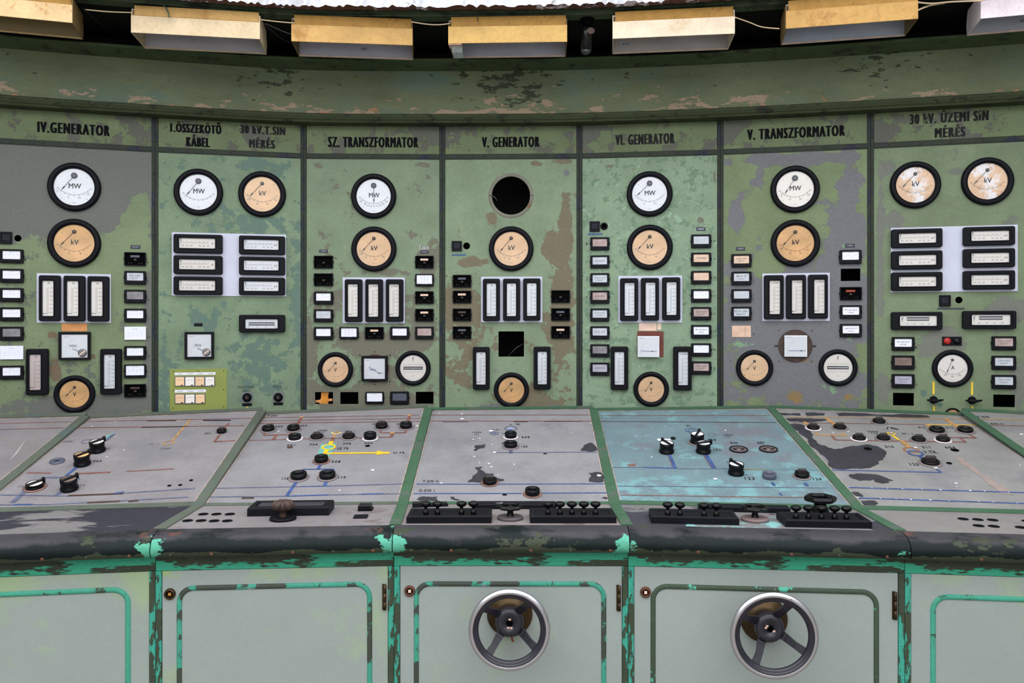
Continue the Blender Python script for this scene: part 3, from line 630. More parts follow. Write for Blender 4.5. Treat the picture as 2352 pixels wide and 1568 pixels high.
flag(2, 896, 750, 939.3, 778.7, 'white', 'round-cornered white indicator below the meters, SZ. TRANSZFORMATOR panel', 'dots')
flag(2, 839, 899.7, 881.3, 927, 'full', 'white indicator with blue marks in the bottom row, SZ. TRANSZFORMATOR panel', 'dots')
flag(2, 896, 899, 939, 928.5, 'smoke', 'dark grey-windowed indicator in the bottom row, SZ. TRANSZFORMATOR panel')
column(3, -1, 1039.7, 1082.3, [rw(645.3, 29, 'black', 'dim'), rw(681.7, 29, 'black', 'tan'), rw(722.7, 29, 'black', 'rust'), rw(763.8, 29, 'black', 'dim')])
column(3, 1, 1266, 1309.3, [rw(680.7, 29, 'black', 'none'), rw(722, 29, 'black', 'dim'), rw(763, 29, 'black', 'tan')])
column(4, -1, 1355.7, 1399.6, [rw(559.3, 29.5, 'pink', ''), rw(600.8, 29.5, 'light', 'feszkiv'), rw(642, 30, 'light', 'kapcsolo|allas'), rw(682, 30, 'pink', 'Generator'), rw(723, 30, 'light', 'hutolevego|meleg'), rw(764, 30, 'light', 'M.G. 2.2'), rw(805.2, 29.6, 'grey', ''), rw(847.5, 30, 'lilac', 'GERJESZTES')])
column(4, 1, 1587.6, 1633.8, [rw(553.5, 31, 'light', ''), rw(595, 30.5, 'tan', 'csapagy'), rw(637, 30.5, 'tan', ''), rw(679, 30.5, 'white', 'dots'), rw(720, 30.5, 'pink', 'zarlat|vedelem'), rw(761.5, 31, 'white', 'kezi|inditas'), rw(803.4, 30.5, 'white', 'dots'), rw(845, 30.3, 'pink', 'DRENAZS|HIBAZ')])
column(5, -1, 1680, 1726.3, [rw(598.2, 30.5, 'tan', 'transzformator|gaz'), rw(638.8, 30.8, 'light', 'gaz|transzform'), rw(679, 30.5, 'light', ''), rw(719.5, 31, 'light', 'write2')])
column(5, 1, 1928.8, 1979.2, [rw(589.6, 32, 'white', 'dots')])
for (ya, yb, kd, tx, ds) in [(658.8, 689, 'black', 'red', 'opened black indicator box with a red label, V. TRANSZFORMATOR panel'), (700.5, 731.6, 'white', 'kezi|inditas', 'white-windowed indicator just below the red-labelled box, V. TRANSZFORMATOR panel'), (743.6, 774, 'white', 'gepi|inditas', 'white-windowed indicator lowest in its column, above the f gauge, V. TRANSZFORMATOR panel')]:
    flag(5, 1929.6, ya, 1979.8, yb, kd, ds, tx)
column(6, -1, 2049, 2101, [rw(789.5, 31.5, 'white', 'kezi|ures'), rw(832.3, 32, 'brown', 'gyujtosin|vedelem'), rw(875, 32, 'lilac', 'Sinvedelem|uzemen kivul')])
column(6, 1, 2279, 2334.3, [rw(788, 32, 'pink', 'Olajnyomas|hiba'), rw(833, 32.3, 'light', 'TAPEGYSEG|hiba'), rw(877, 32, 'light', 'GERJESZTES|hiba')])

# square meters
def square_meter(k, case, face, desc, unit, knob=None, ang=None, backing=None, casemat=BLACK, pos=None):
    fr = W[k]; th = .022; u, v, w, h = fr.box(*case, th)
    t = thing('square_meter', desc, 'meter', fr.M(u, v, .0003), 'square meters of the switchboard')
    fu, fv, fw, fh = fr.box(*face, th); cx, cy = fu - u, fv - v
    if backing: backing(t, fr, u, v)
    mb = MB()
    mb.frame(w, h, .002, fw, fh, .001, cx, cy, 0, th, .004, .0012, casemat, n=2) if casemat is BLACK else mb.prism(fw, fh, .002, 0, th - .002, BLACK, .001, cx, cy)
    mb.build('case', t)
    mb = MB(); z = .0165 if casemat is BLACK else th - .0015
    mb.face([(cx - fw / 2, cy - fh / 2, z), (cx + fw / 2, cy - fh / 2, z), (cx + fw / 2, cy + fh / 2, z), (cx - fw / 2, cy + fh / 2, z)], DIALW); z += .0004
    px, py = cx + fw * .30, cy - fh * .30
    for i in range(11):
        a = math.radians(95 + 85 * i / 10); r0 = fw * .66; r1 = fw * .70
        mb.seg((px + r0 * math.cos(a) * .95, py + r0 * math.sin(a)), (px + r1 * math.cos(a) * .95, py + r1 * math.sin(a)), fw * .008, z, INKG)
    if unit: mb.text(unit, cx - fw * .05 if knob else cx - fw * .08, cy - (0 if knob else .06) * fh, fw * .28, fh * .12, z, INK if knob else BLUL)
    mb.text('MM 12', cx - fw * .3, cy + fh * .4, fw * .2, fh * .04, z, INKG)
    mb.build('dial_face', t)
    a = math.radians(ang); ln = fw * (.42 if knob else .56); mb = MB()
    base = (px, py) if pos is None else (cx + pos[0] * fw, cy + pos[1] * fh)
    mb.bar(base, (base[0] + ln * math.cos(a), base[1] + ln * math.sin(a)), fw * .018, z + .001, z + .002, BLUET if not knob else INK)
    if not knob: mb.bar(base, (base[0] + fw * .2, base[1]), fw * .014, z + .001, z + .002, INK)
    mb.lathe([(fw * .03, z + .001), (fw * .03, z + .003)], INK, 12, cx=base[0], cy=base[1], cap1=True)
    mb.build('needle', t)
    if knob:
        mb = MB(); mb.lathe([(fw * .17, z), (fw * .17, z + .004), (fw * .13, z + .006)], STEEL, 24, cx=px, cy=py, cap1=True)
        mb.bar((px - fw * .11, py - fw * .09), (px + fw * .11, py + fw * .09), fw * .05, z + .006, z + .007, TANP); mb.build('adjusting_disc', t)
    mb = MB(); z = th - .0012 if casemat is BLACK else th + .0025
    mb.face([(cx - fw / 2, cy - fh / 2, z), (cx + fw / 2, cy - fh / 2, z), (cx + fw / 2, cy + fh / 2, z), (cx - fw / 2, cy + fh / 2, z)], GLASS); mb.build('glass_cover', t)
    return t
square_meter(0, (134, 762, 207, 826), (141, 768, 201, 821), 'square MW meter under orange tape, IV. GENERATOR panel', 'MW', True, 155)
square_meter(1, (423.8, 762, 490.8, 824.6), (430, 767.5, 485, 819), 'square MW meter above the olive plate, KÁBEL panel', 'MW', True, 155)
def bk2(t, fr, u, v):
    mb = MB(); r = .080; mb.lathe([(r, -.0002), (r, .0015), (r * .97, .002)], RUST, 40, cap1=True)
    for (sx, sy) in ((-1, 1), (1, 1), (-1, -1), (1, -1), (0, 1.25), (0, -1.22)): mb.lathe([(.004, 0), (.004, .0015)], INK, 10, cx=sx * .085, cy=sy * .075, cap1=True)
    mb.build('round_backing', t)
square_meter(2, (829.9, 817, 889.9, 875), (835.7, 823, 884, 870), 'square meter on a rusty round backing, SZ. TRANSZFORMATOR panel', 'MW', None, 148, bk2, pos=(.22, -.22))
def bk4(t, fr, u, v):
    bu, bv, bw, bh = fr.box(1463.6, 760.5, 1523.9, 819.5); mb = MB(); mb.box(bu - u - bw / 2, bu - u + bw / 2, bv - v - bh / 2, bv - v + bh / 2, -.0002, .003, REDB, .001); mb.build('brown_board', t)
square_meter(4, (1464.7, 771.7, 1514.4, 820), (1464.7, 771.7, 1514.4, 820), 'white square meter on a red-brown board, VI. GENERATOR panel', '', None, 178, bk4, casemat=None, pos=(.18, -.22))
def bk5(t, fr, u, v):
    mb = MB(); r = .090; mb.lathe([(r, -.0002), (r, .002), (r * .98, .0025)], DKRUST, 44, cap1=True)
    for s in (-1, 1): mb.bar((s * r * .98, 0), (s * r * 1.2, 0), .008, 0, .003, INK)
    for (sx, sy) in ((-1, 1), (1, 1), (-1, -1), (1, -1)): mb.lathe([(.004, 0), (.004, .0015)], RUST, 10, cx=sx * .086, cy=sy * .084, cap1=True)
    mb.build('round_backing', t)
square_meter(5, (1801.7, 770, 1854, 819), (1801.7, 770, 1854, 819), 'white square meter on a dark brown round backing, V. TRANSZFORMATOR panel', '', None, 180, bk5, casemat=None, pos=(.24, -.22))

# sheets, tapes, cards
def sheet(k, x0, y0, x1, y1, mat, name, desc, cat, th=.0012, extra=None):
    fr = W[k]; u, v, w, h = fr.box(x0, y0, x1, y1, th); mb = MB(); mb.box(-w / 2, w / 2, -h / 2, h / 2, 0, th, mat, .0003)
    if extra: extra(mb, w, h, th)
    o = mb.build(name); o.matrix_world = fr.M(u, v, .0003); return tag(o, desc, cat)
sheet(0, 141.8, 742.5, 200, 760.5, ORTAPE, 'tape_piece', 'orange tape between white sheet and square meter, IV. GENERATOR panel', 'tape')
sheet(4, 1467.6, 741.5, 1508, 759.5, PKTAPE, 'tape_piece', 'wider pink paper tape below the white sheet, VI. GENERATOR panel', 'tape')
sheet(4, 1509.5, 742, 1518.7, 757, TANP, 'tape_piece', 'narrow pink tape end beside the wider tape, VI. GENERATOR panel', 'tape')
def corr(mb, w, h, th):
    for i in range(5): mb.seg((-w * .47, -h * .38 + i * h * .19), (w * .47, -h * .38 + i * h * .19), .0012, th + .0004, TANP)
    mb.seg((w * .2, -h * .45), (w * .2, h * .45), .001, th + .0004, INKB)
sheet(5, 1681, 747.8, 1724.6, 774, CARD, 'cardboard_patch', 'pinkish cardboard patch below the indicators, V. TRANSZFORMATOR panel', 'cardboard', .003, corr)
fr = W[2]; u, v, w, h = fr.box(723.6, 900, 765, 927.5)
mb = MB(); mb.bar((-.018, -h / 2), (.012, h / 2), .03, -.012, -.010, ORTAPE); mb.bar((.002, -h / 2), (.002, h / 2), .04, -.010, -.0085, simple('orange_card', (196, 124, 34), .6, var=.25, vscale=30)); mb.bar((-.05, -h * .3), (.045, -h * .15), .014, -.014, -.012, ORTAPE)
o = mb.build('orange_ribbon'); o.matrix_world = fr.M(u, v, 0); tag(o, 'crumpled orange ribbon inside an empty opening, SZ. TRANSZFORMATOR panel', 'ribbon')
# olive plate with little recorder tiles
fr = W[1]; u, v, w, h = fr.box(390.6, 847, 522, 943)
t = thing('test_block', 'olive green plate with seven cream tiles on the KÁBEL panel', 'test block', fr.M(u, v, .0003))
mb = MB(); mb.box(-w / 2, w / 2, -h / 2 - .02, h / 2, 0, .003, OLIVEP, .0008)
for (sx, sy) in ((-.44, .45), (0, .45), (.44, .45), (-.44, 0), (.44, 0), (-.44, -.42), (.44, -.42)): mb.lathe([(.003, .003), (.003, .0045)], INK, 8, cx=sx * w, cy=sy * h, cap1=True)
mb.build('olive_plate', t)
for (xa, ya, xb, yb, n, sa, sb) in ((402, 864, 494, 886.7, 4, 855, 860.7), (402, 904, 472, 926.8, 3, 894.5, 900.8)):
    su, sv, sw, sh = fr.box(xa, sa, xb + 1.5, sb); mb = MB(); mb.box(su - u - sw / 2, su - u + sw / 2, sv - v - sh / 2, sv - v + sh / 2, .003, .0045, PAPER)
    for i in range(n): mb.text('ABR', su - u - sw / 2 + sw * (i + .5) / n, sv - v, sw / n * .6, sh * .3, .005, INKG)
    mb.build('label_strip', t)
    for i in range(n):
        x0 = xa + (xb - xa) * i / n; x1 = xa + (xb - xa) * (i + 1) / n; cu, cv, cw, chh = fr.box(x0, ya, x1, yb); mb = MB()
        mb.box(cu - u - cw / 2, cu - u + cw / 2, cv - v - chh / 2, cv - v + chh / 2, .003, .008, STEEL, .0008)
        mb.box(cu - u - cw * .43, cu - u + cw * .43, cv - v - chh * .43, cv - v + chh * .43, .008, .0086, DIALC if i % 2 == 0 else DIALI)
        q = cu - u; s = cv - v; mb.line([(q - cw * .3, s + chh * .05), (q - cw * .1, s + chh * .2), (q + cw * .1, s + chh * .08), (q + cw * .3, s + chh * .22)], .0012, .009, INKG); mb.box(q + cw * .12, q + cw * .32, s - chh * .42, s - chh * .34, .0086, .010, INK)
        mb.build('recorder_tile', t)
# nameplates
nameplate(0, 311, 567, 23, 8, 'dark nameplate above the indicator column of the IV. GENERATOR panel', txt='JELZO')
nameplate(1, 455.4, 745.6, 19, 7, 'small black tag above the square meter, KÁBEL panel', BLACK)
nameplate(2, 743, 576.3, 20, 7, 'navy nameplate above the column toward KÁBEL, SZ. TRANSZFORMATOR panel', txt='VEDELEM')
nameplate(2, 975, 578.4, 19, 7, 'navy nameplate below white scribble, SZ. TRANSZFORMATOR panel', txt='HIBAJEL')
nameplate(4, 1610, 525.8, 21, 8, 'grey nameplate above the indicators, VI. GENERATOR panel', txt='-----')
nameplate(5, 1701, 571, 21, 8, 'dark nameplate above the tan indicator, V. TRANSZFORMATOR panel', txt='VEDELEM')
nameplate(5, 1952.5, 563.6, 22, 8, 'dark nameplate above the white indicator, V. TRANSZFORMATOR panel', txt='HIBA')
nameplate(1, 567.3, 929, 22, 6.5, 'black tag below the FESZ.SZAB. knob, KÁBEL panel', BLACK)
nameplate(1, 639, 927, 22, 6.5, 'black tag below the FESZ. C knob, KÁBEL panel', BLACK)
nameplate(3, 1053, 585, 32, 3, 'thin blue strip under the push switch, V. GENERATOR panel', BLUET)
nameplate(4, 1366.8, 537.3, 33, 3, 'thin blue strip under the push switch, VI. GENERATOR panel', BLUET)
nameplate(6, 2184, 708.4, 62, 3, 'thin dark strip under the push switch, ÜZEMI SIN panel', TAG)
# handwritten white scribble
fr = W[2]; u, v, w, h = fr.box(963, 563, 985, 573); mb = MB(); mb.text('Szab', 0, 0, w, h, .0006, TAGW, bold=.01); o = mb.build('chalk_writing'); o.matrix_world = fr.M(u, v, .0003); tag(o, 'white handwriting on peeled paint, SZ. TRANSZFORMATOR panel', 'writing')
# row numbers painted beside the indicators
def digits(k, items):
    mb = MB()
    for (tx, x, y) in items:
        u, v, w, h = W[k].box(x - 1.6 * len(tx), y - 2.6, x + 1.6 * len(tx), y + 2.6); mb.text(tx, u, v, w, h, .0009, INK, bold=.01)
    root = [o for o in COL.objects if o.name.startswith('switchboard_cubicle')]
    root = [o for o in root if (o.matrix_world.translation - W[k].o).length < .01][0]
    mb.build('stencilled_numbers', root)
digits(0, [('8', 339, 602), ('9', 339, 645), ('10', 340, 688), ('11', 341, 731), ('12', 341, 774), ('13', 341, 818), ('1', 58, 596), ('2', 58, 641), ('3', 58, 685), ('4', 58, 729), ('5', 58, 774)])
digits(2, [('3', 768, 773), ('6', 825, 773), ('7', 883, 772), ('8', 942, 771), ('5', 999, 771), ('11', 1000, 690), ('12', 1001, 731)])
digits(4, [(str(i + 1), 1347.5, y) for i, y in enumerate((560, 601, 642, 682, 724, 763, 804))] + [(t_, 1641, y) for t_, y in (('8', 554), ('9', 595), ('10', 637), ('11', 679), ('12', 720), ('13', 761), ('14', 803), ('8', 845))])
digits(5, [('2', 1730, 646), ('3', 1730, 687), ('5', 1731, 767)])
digits(6, [('1', 2104, 798), ('2', 2103, 841), ('3', 2104, 883)])

def push_switch(k, x, y, s, desc):
    fr = W[k]; u, v, w, h = fr.box(x - s / 2, y - s / 2, x + s / 2, y + s / 2, .01)
    t = thing('push_switch', desc, 'switch', fr.M(u, v, .0003), 'square push switches')
    mb = MB(); mb.frame(w, h, .002, w * .68, h * .6, .001, 0, h * .05, 0, .010, .004, .001, BLACK); mb.build('housing', t)
    mb = MB(); mb.box(-w * .33, w * .33, -h * .24, h * .34, .003, .007, simple('switch_button', (24, 26, 38), .5, spec=.2), .001); mb.build('button', t)
push_switch(0, 13, 546, 28, 'square black push switch above the indicators, IV. GENERATOR panel')
push_switch(3, 1049, 564.7, 23, 'square black push switch beside the kV gauge, V. GENERATOR panel')
push_switch(4, 1366, 519.8, 23.5, 'square black push switch above the indicators, VI. GENERATOR panel')
push_switch(6, 2171, 690.5, 26, 'square black push switch below the white sheet, ÜZEMI SIN panel')
def bushing(k, x, y, R, desc):
    fr = W[k]; u, v = fr.at(x, y); r = abs(fr.at(x + R, y)[0] - u); mb = MB()
    mb.lathe([(r * 1.35, 0), (r * 1.3, .004), (r, .006), (r * .75, .006), (r * .7, -.01)], BLACK, 24); o = mb.build('bushing'); o.matrix_world = fr.M(u, v, .0003); tag(o, desc, 'bushing')
bushing(4, 1387.5, 519.4, 6.5, 'round black bushing beside the push switch, VI. GENERATOR panel')
# little rotary knobs
for (x, y, nm) in ((567, 913, 'FESZ.SZAB.'), (638.7, 912.6, 'FESZ. C')):
    fr = W[1]; u, v = fr.at(x, y, .015)
    t = thing('selector_knob', 'small round black knob under the %s lettering, KÁBEL panel' % nm, 'knob', fr.M(u, v, .0003), 'selector knobs')
    mb = MB(); mb.box(-.032, .032, -.032, .03, 0, .001, simple('bare_metal_square', (108, 112, 108), .5, var=.1)); mb.build('scratched_plate', t)
    mb = MB(); mb.lathe([(.025, .001), (.025, .006), (.018, .009), (.018, .022), (.014, .025)], BLACK, 28, cap1=True); mb.build('grip', t)
    mb = MB(); mb.lathe([(.008, .025), (.006, .027)], DKRUST, 12, cap1=True); mb.build('cap_screw', t)
nameplate(1, 567.5, 938, 4, 8, 'short yellow stroke under the FESZ.SZAB. knob tag', YEL, grp='yellow strokes')
# lamps and handles, last panel
fr = W[6]
for (x, mt, ds) in ((2175.5, RED, 'round red signal lamp in a square mount, ÜZEMI SIN panel'), (2198, BLACKG, 'unlit black signal lamp beside the red one, ÜZEMI SIN panel')):
    u, v, w, h = fr.box(x - 11, 773, x + 11, 793, .006); t = thing('signal_lamp', ds, 'lamp', fr.M(u, v, .0003), 'signal lamps')
    mb = MB(); mb.box(-w / 2, w / 2, -h / 2, h / 2, 0, .007, BLACK, .001); mb.build('mount', t)
    mb = MB(); mb.lathe([(.018, .007), (.018, .010), (.014, .015), (.006, .018)], mt, 24, cap1=True); mb.build('lens', t)
for (x, y, ds) in ((2144.3, (879, 902), 'nearer V. TRANSZFORMATOR'), (2232.8, (880, 903.5), 'away from V. TRANSZFORMATOR')):
    nameplate(6, x, sum(y) / 2, 5, y[1] - y[0] + 6, 'yellow stroke above the T-shaped key %s, ÜZEMI SIN panel' % ds, YEL, grp='yellow strokes')
    nameplate(6, x + 1, 938, 4, 12, 'yellow stroke below the T-shaped key %s, ÜZEMI SIN panel' % ds, YEL, grp='yellow strokes')
for (x, y, ds) in ((2147.5, 919, 'nearer V. TRANSZFORMATOR'), (2236.4, 920, 'away from V. TRANSZFORMATOR')):
    u, v = fr.at(x, y, .03); t = thing('t_key', 'black T-shaped turn key, %s, ÜZEMI SIN panel' % ds, 'turn key', fr.M(u, v, .0003), 'T-shaped turn keys')
    mb = MB(); mb.lathe([(.020, 0), (.020, .004), (.010, .008), (.010, .028)], BLACK, 20, cap1=True); mb.build('spindle', t)
    mb = MB(); mb.tube([(-.038, .001, .030), (-.014, -.002, .031), (0, -.004, .032), (.014, -.002, .031), (.040, .003, .030)], [.004, .007, .011, .007, .004], BLACK, 10); mb.build('cross_bar', t)
# ring left around the empty round opening, with a hanging wire
fr = W[3]; u, v = fr.at(1173.7, 449); r = abs(fr.at(1173.7 + 44, 449)[0] - u)
mb = MB(); mb.lathe([(r * 1.18, 0), (r * 1.17, .0015), (r * 1.02, .0015), (r * 1.0, .0)], paint('bare_ring', (120, 118, 106), [((118, 92, 66), 14, .58, .04, 7, [])], seed=91), 56)
for s in (-1, 1): mb.lathe([(.004, .0015), (.004, .003)], INK, 10, cx=s * r * 1.09, cap1=True)
o = mb.build('gauge_mounting_ring'); o.matrix_world = fr.M(u, v, .0003); tag(o, 'bare metal ring round the empty gauge opening, V. GENERATOR panel', 'ring')
mb = MB(); mb.tube([(-r * 1.09, 0, .0045), (-r * .95, -.003, .007), (-r * .82, -.012, .006), (-r * .72, -.03, .002)], .0018, STEEL, 6); o = mb.build('loose_wire'); o.matrix_world = fr.M(u, v, .0); tag(o, 'loose wire end poking into the empty round gauge opening', 'wire')
u, v, w, h = fr.box(1144.9, 760.7, 1203.6, 818.8); mb = MB(); mb.tube([(-w * .15, -h * .5, -.002), (w * .2, -h * .15, -.012), (w * .5, h * .02, -.02)], .0012, STEEL, 6); o = mb.build('loose_wire'); o.matrix_world = fr.M(u, v, .0); tag(o, 'thin wire slanting across the square opening, V. GENERATOR panel', 'wire')

# ------------------------------------------------------------------ console: plan vertices
B = [(-2.86, 3.67), (-2.05, 3.870), (-1.2585, 4.056), (-.4338, 4.18), (.425, 4.205), (1.344, 4.18), (2.2366, 3.99), (3.10, 3.70)]
K = [(-2.80, 2.80), (-2.016, 2.98), (-1.208, 3.10), (-.4247, 3.13), (.3993, 3.13), (1.313, 3.04), (2.20, 2.93), (3.05, 2.75)]
C = [(-2.775, 2.442), (-1.990, 2.595), (-1.197, 2.704), (-.405, 2.763), (.398, 2.760), (1.307, 2.680), (2.171, 2.582), (3.028, 2.431)]
HK = EYE - .69; HB = EYE - .433
def offs(P, k, d):
    """vertex k of open polyline P pushed towards the room by d (mitred)"""
    def nrm(a, b):
        ex, ey = b[0] - a[0], b[1] - a[1]; l = math.hypot(ex, ey); return (ey / l, -ex / l)
    if k == 0: n = nrm(P[0], P[1]); return (P[0][0] + n[0] * d, P[0][1] + n[1] * d)
    if k == len(P) - 1: n = nrm(P[-2], P[-1]); return (P[k][0] + n[0] * d, P[k][1] + n[1] * d)
    a = nrm(P[k - 1], P[k]); b = nrm(P[k], P[k + 1]); m = (a[0] + b[0], a[1] + b[1]); l = math.hypot(*m); m = (m[0] / l, m[1] / l)
    s = d / (m[0] * a[0] + m[1] * a[1]); return (P[k][0] + m[0] * s, P[k][1] + m[1] * s)
S = []; LD = []; CF = []
for k in range(7):
    a, b = K[k], K[k + 1]; ex = Vector((b[0] - a[0], b[1] - a[1], 0))
    mb_ = Vector(((B[k][0] + B[k + 1][0]) / 2, (B[k][1] + B[k + 1][1]) / 2, HB)) - Vector((a[0], a[1], HK))
    S.append(Fr((a[0], a[1], HK), ex, mb_))
    LD.append(Fr((C[k][0], C[k][1], HK), (C[k + 1][0] - C[k][0], C[k + 1][1] - C[k][1], 0), (-(C[k + 1][1] - C[k][1]), C[k + 1][0] - C[k][0], 0)))
    CF.append(Fr((C[k][0], C[k][1], EYE), (C[k + 1][0] - C[k][0], C[k + 1][1] - C[k][1], 0), (0, 0, 1)))
def sl(k, p):  # plan point -> slope-local
    f = S[k]; # solve height on plane
    z = HK - ((p[0] - f.o.x) * f.z.x + (p[1] - f.o.y) * f.z.y) / f.z.z
    q = Vector((p[0], p[1], z)) - f.o; return (q.dot(f.x), q.dot(f.y))
def ld(k, p):
    q = Vector((p[0], p[1], HK)) - LD[k].o; return (q.dot(LD[k].x), q.dot(LD[k].y))

DGREY = dict(base=(146, 146, 149), rough=.55)
def desk_m(name, base, layers, seed, **kw): return paint(name, base, layers, rough=.55, spec=.25, seed=seed, var=.11, vscale=4, grain=.08, bump=.12, **kw)
STN = ((118, 116, 121), 3.5, .52, .16, 6, [])
PITS = ((96, 92, 92), 28.0, .73, .03, 6, [])
SM = [desk_m('desk_paint_a', (124, 118, 119), [STN, PITS], 1), desk_m('desk_paint_b', (128, 123, 125), [STN, PITS], 2), desk_m('desk_paint_c', (131, 128, 131), [STN, PITS], 3),
      desk_m('desk_paint_d', (133, 131, 134), [STN, PITS], 4), None, desk_m('desk_paint_f', (130, 128, 126), [STN, PITS], 6), desk_m('desk_paint_g', (128, 127, 124), [STN, PITS], 7)]
u0, v0 = S[4].at(1600, 1120)
SM[4] = paint('desk_paint_teal', (104, 124, 130), [((112, 150, 154), 9.0, .56, .08, 7, [(u0, v0, .9, .22, .09)]), ((108, 112, 120), 5.0, .56, .10, 8, [(u0 - .0, .75, .8, .3, .06)]), ((110, 84, 84), 20.0, .72, .03, 6, [])], seed=9, rough=.5, var=.08, bump=.12)
LM = [paint('ledge_paint_a', (106, 102, 103), [((46, 45, 54), 3.0, .50, .05, 7, [(.6, .2, .5, .3, .08)])], seed=31, stretch=(.6, 1.6, 1)), paint('ledge_paint_b', (116, 112, 112), [((48, 47, 56), 2.6, .52, .04, 7, [(.75, .18, .3, .25, .18)])], seed=33, stretch=(.6, 1.6, 1)),
      desk_m('ledge_paint_c', (124, 118, 119), [((102, 90, 88), 6.0, .58, .1, 6, [])], 34), desk_m('ledge_paint_d', (124, 116, 115), [((106, 88, 84), 7.0, .60, .08, 6, [])], 35),
      paint('ledge_paint_e', (114, 111, 112), [((58, 56, 64), 5.0, .60, .03, 7, [(.06, .15, .16, .16, .3), (.9, .1, .1, .2, .22)]), ((124, 170, 170), 7.0, .62, .05, 7, [(.5, .05, .3, .12, .16)]), ((128, 92, 80), 9.0, .70, .03, 6, [])], seed=36),
      desk_m('ledge_paint_f', (124, 119, 118), [PITS], 37), desk_m('ledge_paint_g', (122, 119, 117), [PITS], 38)]
GSTR = paint('green_seam_paint', (62, 92, 70), [((80, 90, 80), 6.0, .55, .05, 8, []), ((60, 84, 66), 18.0, .63, .03, 8, [])], seed=50)
GSTRD = paint('dull_seam_paint', (84, 90, 80), [((80, 92, 88), 6.0, .55, .06, 8, []), ((70, 84, 72), 18.0, .63, .03, 8, [])], seed=52)
NOSEL = [wl for wl in ()]
def nose_mat(k, L):
    A_ = [.12, .2, .29, .37, .30, .12, .14, .1]; bl = [(0, -.735, .07, .045, A_[k]), (L, -.735, .08, .045, A_[k + 1])]
    return paint('nose_paint_%s' % 'abcdefg'[k], (16, 25, 25), [((60, 58, 63), 6.0, .62, .14, 9, [(L / 2, -.694, 2.5, .022, .26)]), ((58, 64, 50), 9.0, .60, .02, 8, [(L / 2, -.764, 2.5, .020, .26)]), ((84, 160, 134), 12.0, .735, .015, 9, bl), ((92, 64, 56), 18.0, .80, .05, 8, [(0, -.695, .14, .012, .26), (L, -.695, .14, .012, .26)]), ((150, 150, 152), 60.0, .76, .02, 5, [])], seed=60 + k, rough=.45, spec=.14, stretch=(.7, 1, 1))
AP = paint('apron_paint', (54, 60, 48), [((56, 150, 120), 6.0, .475, .015, 10, [])] + [((160, 158, 172), 12.0, .66, .015, 8, [])], seed=71, rough=.45, stretch=(.55, 2.2, 1))
POSTM = paint('post_paint', (62, 70, 56), [((62, 154, 134), 6.5, .50, .015, 9, []), ((160, 158, 172), 14.0, .68, .02, 8, [])], seed=75, rough=.5, stretch=(2.0, .6, 1))
BEADT = paint('bead_paint_teal', (70, 152, 128), [((62, 76, 62), 14.0, .60, .02, 9, []), ((160, 158, 170), 14.0, .70, .02, 8, [])], seed=79, rough=.45)
BEADD = paint('bead_paint_dark', (66, 80, 66), [((90, 182, 156), 12.0, .60, .02, 9, []), ((160, 158, 174), 10.0, .64, .02, 8, [])], seed=83, rough=.45)
BEADM = paint('bead_paint_mixed', (68, 150, 128), [((66, 72, 64), 9.0, .50, .02, 9, []), ((162, 158, 176), 9.0, .63, .02, 8, [])], seed=87, rough=.45)
def door_m(k, L):
    warm = [(L * .5, -.83, L, .05, .10), (.05, -1.0, .06, .5, .10), (L, -1.0, .12, .6, .12)] if k in (1, 2) else [(L * .5, -.83, L, .03, .05)]
    return paint('door_paint_%s' % 'abcdefg'[k], (149, 157, 153), [((150, 168, 134), 2.5, .58, .14, 5, warm), ((150, 172, 110), 6.0, .70, .1, 5, [(.03, -.84, .1, .04, .2)] if k == 2 else []), ((120, 108, 80), 40.0, .76, .02, 4, [])], seed=100 + k, rough=.45, var=.03, vscale=3, grain=.03, bump=.06)

UD = ['grey console section with black-painted front ledge, cut off by the picture edge', 'grey console section with four turn switches and dark front ledge', 'grey console section with yellow arrow diagram', 'grey console section with T-SIN II and Ü-SIN I lines and handwheel door',
      'teal console section with SIN and GÉP sockets', 'grey console section with big dark bare patch and V.TR. diagram', 'grey console section beyond the V.TR. diagram, at the picture edge']
SURF = {}   # per section: pattern builder for the slope
for k in range(7): SURF[k] = MB()
UNIT = []
def P(k, *pts): return [S[k].at(x, y, .001) for x, y in pts]
def wid(k, x, y, w):  # pixel line width -> local
    return w * 3.6 / F
def dl(k, pts, mat, w=.008, z=.0012): SURF[k].line(P(k, *pts), w, z, mat)
def dt(k, s, x, y, w, h, bold=.015, mat=INK):
    u, v, ww, hh = S[k].box(x - w / 2, y - h / 2, x + w / 2, y + h / 2); SURF[k].text(s, u, v, ww, hh, .0014, mat, bold=bold)
def dp(k, pts, mat, z=.0010, fn=None):
    q = [S[k].at(*(fn(p) if fn else p), .001) for p in pts]
    if mat is DARKP or mat is BROWNP:
        rnd = random.Random(int(q[0][0] * 9999))
        for lv in range(3):
            o = []
            for i in range(len(q)):
                a, b = q[i], q[(i + 1) % len(q)]; dx, dy = b[0] - a[0], b[1] - a[1]; l = math.hypot(dx, dy); o.append(a)
                if l > .008: j = rnd.uniform(-.13, .13) * min(l, .10) / l; o.append(((a[0] + b[0]) / 2 - dy * j, (a[1] + b[1]) / 2 + dx * j))
            q = o
    SURF[k].face([(a, b, z) for a, b in q][::-1], mat)
def dring(k, x, y, rx, th, mat, z=.0013, dot=False, a0=0, a1=2 * math.pi):
    u, v = S[k].at(x, y); r = abs(S[k].at(x + rx, y)[0] - u); SURF[k].ringf(u, v, r - th, r, z, mat, a0=a0, a1=a1)
def ddot(k, x, y, r, mat=WHITED, z=.0016, ry=None): r = r * .75 if mat is WHITED else r; u, v = S[k].at(x, y); SURF[k].disc(u, v, r, z, mat, 12, ry)
def zf(ox, oy, s): return lambda p: (ox + p[0] / s, oy + p[1] / s)

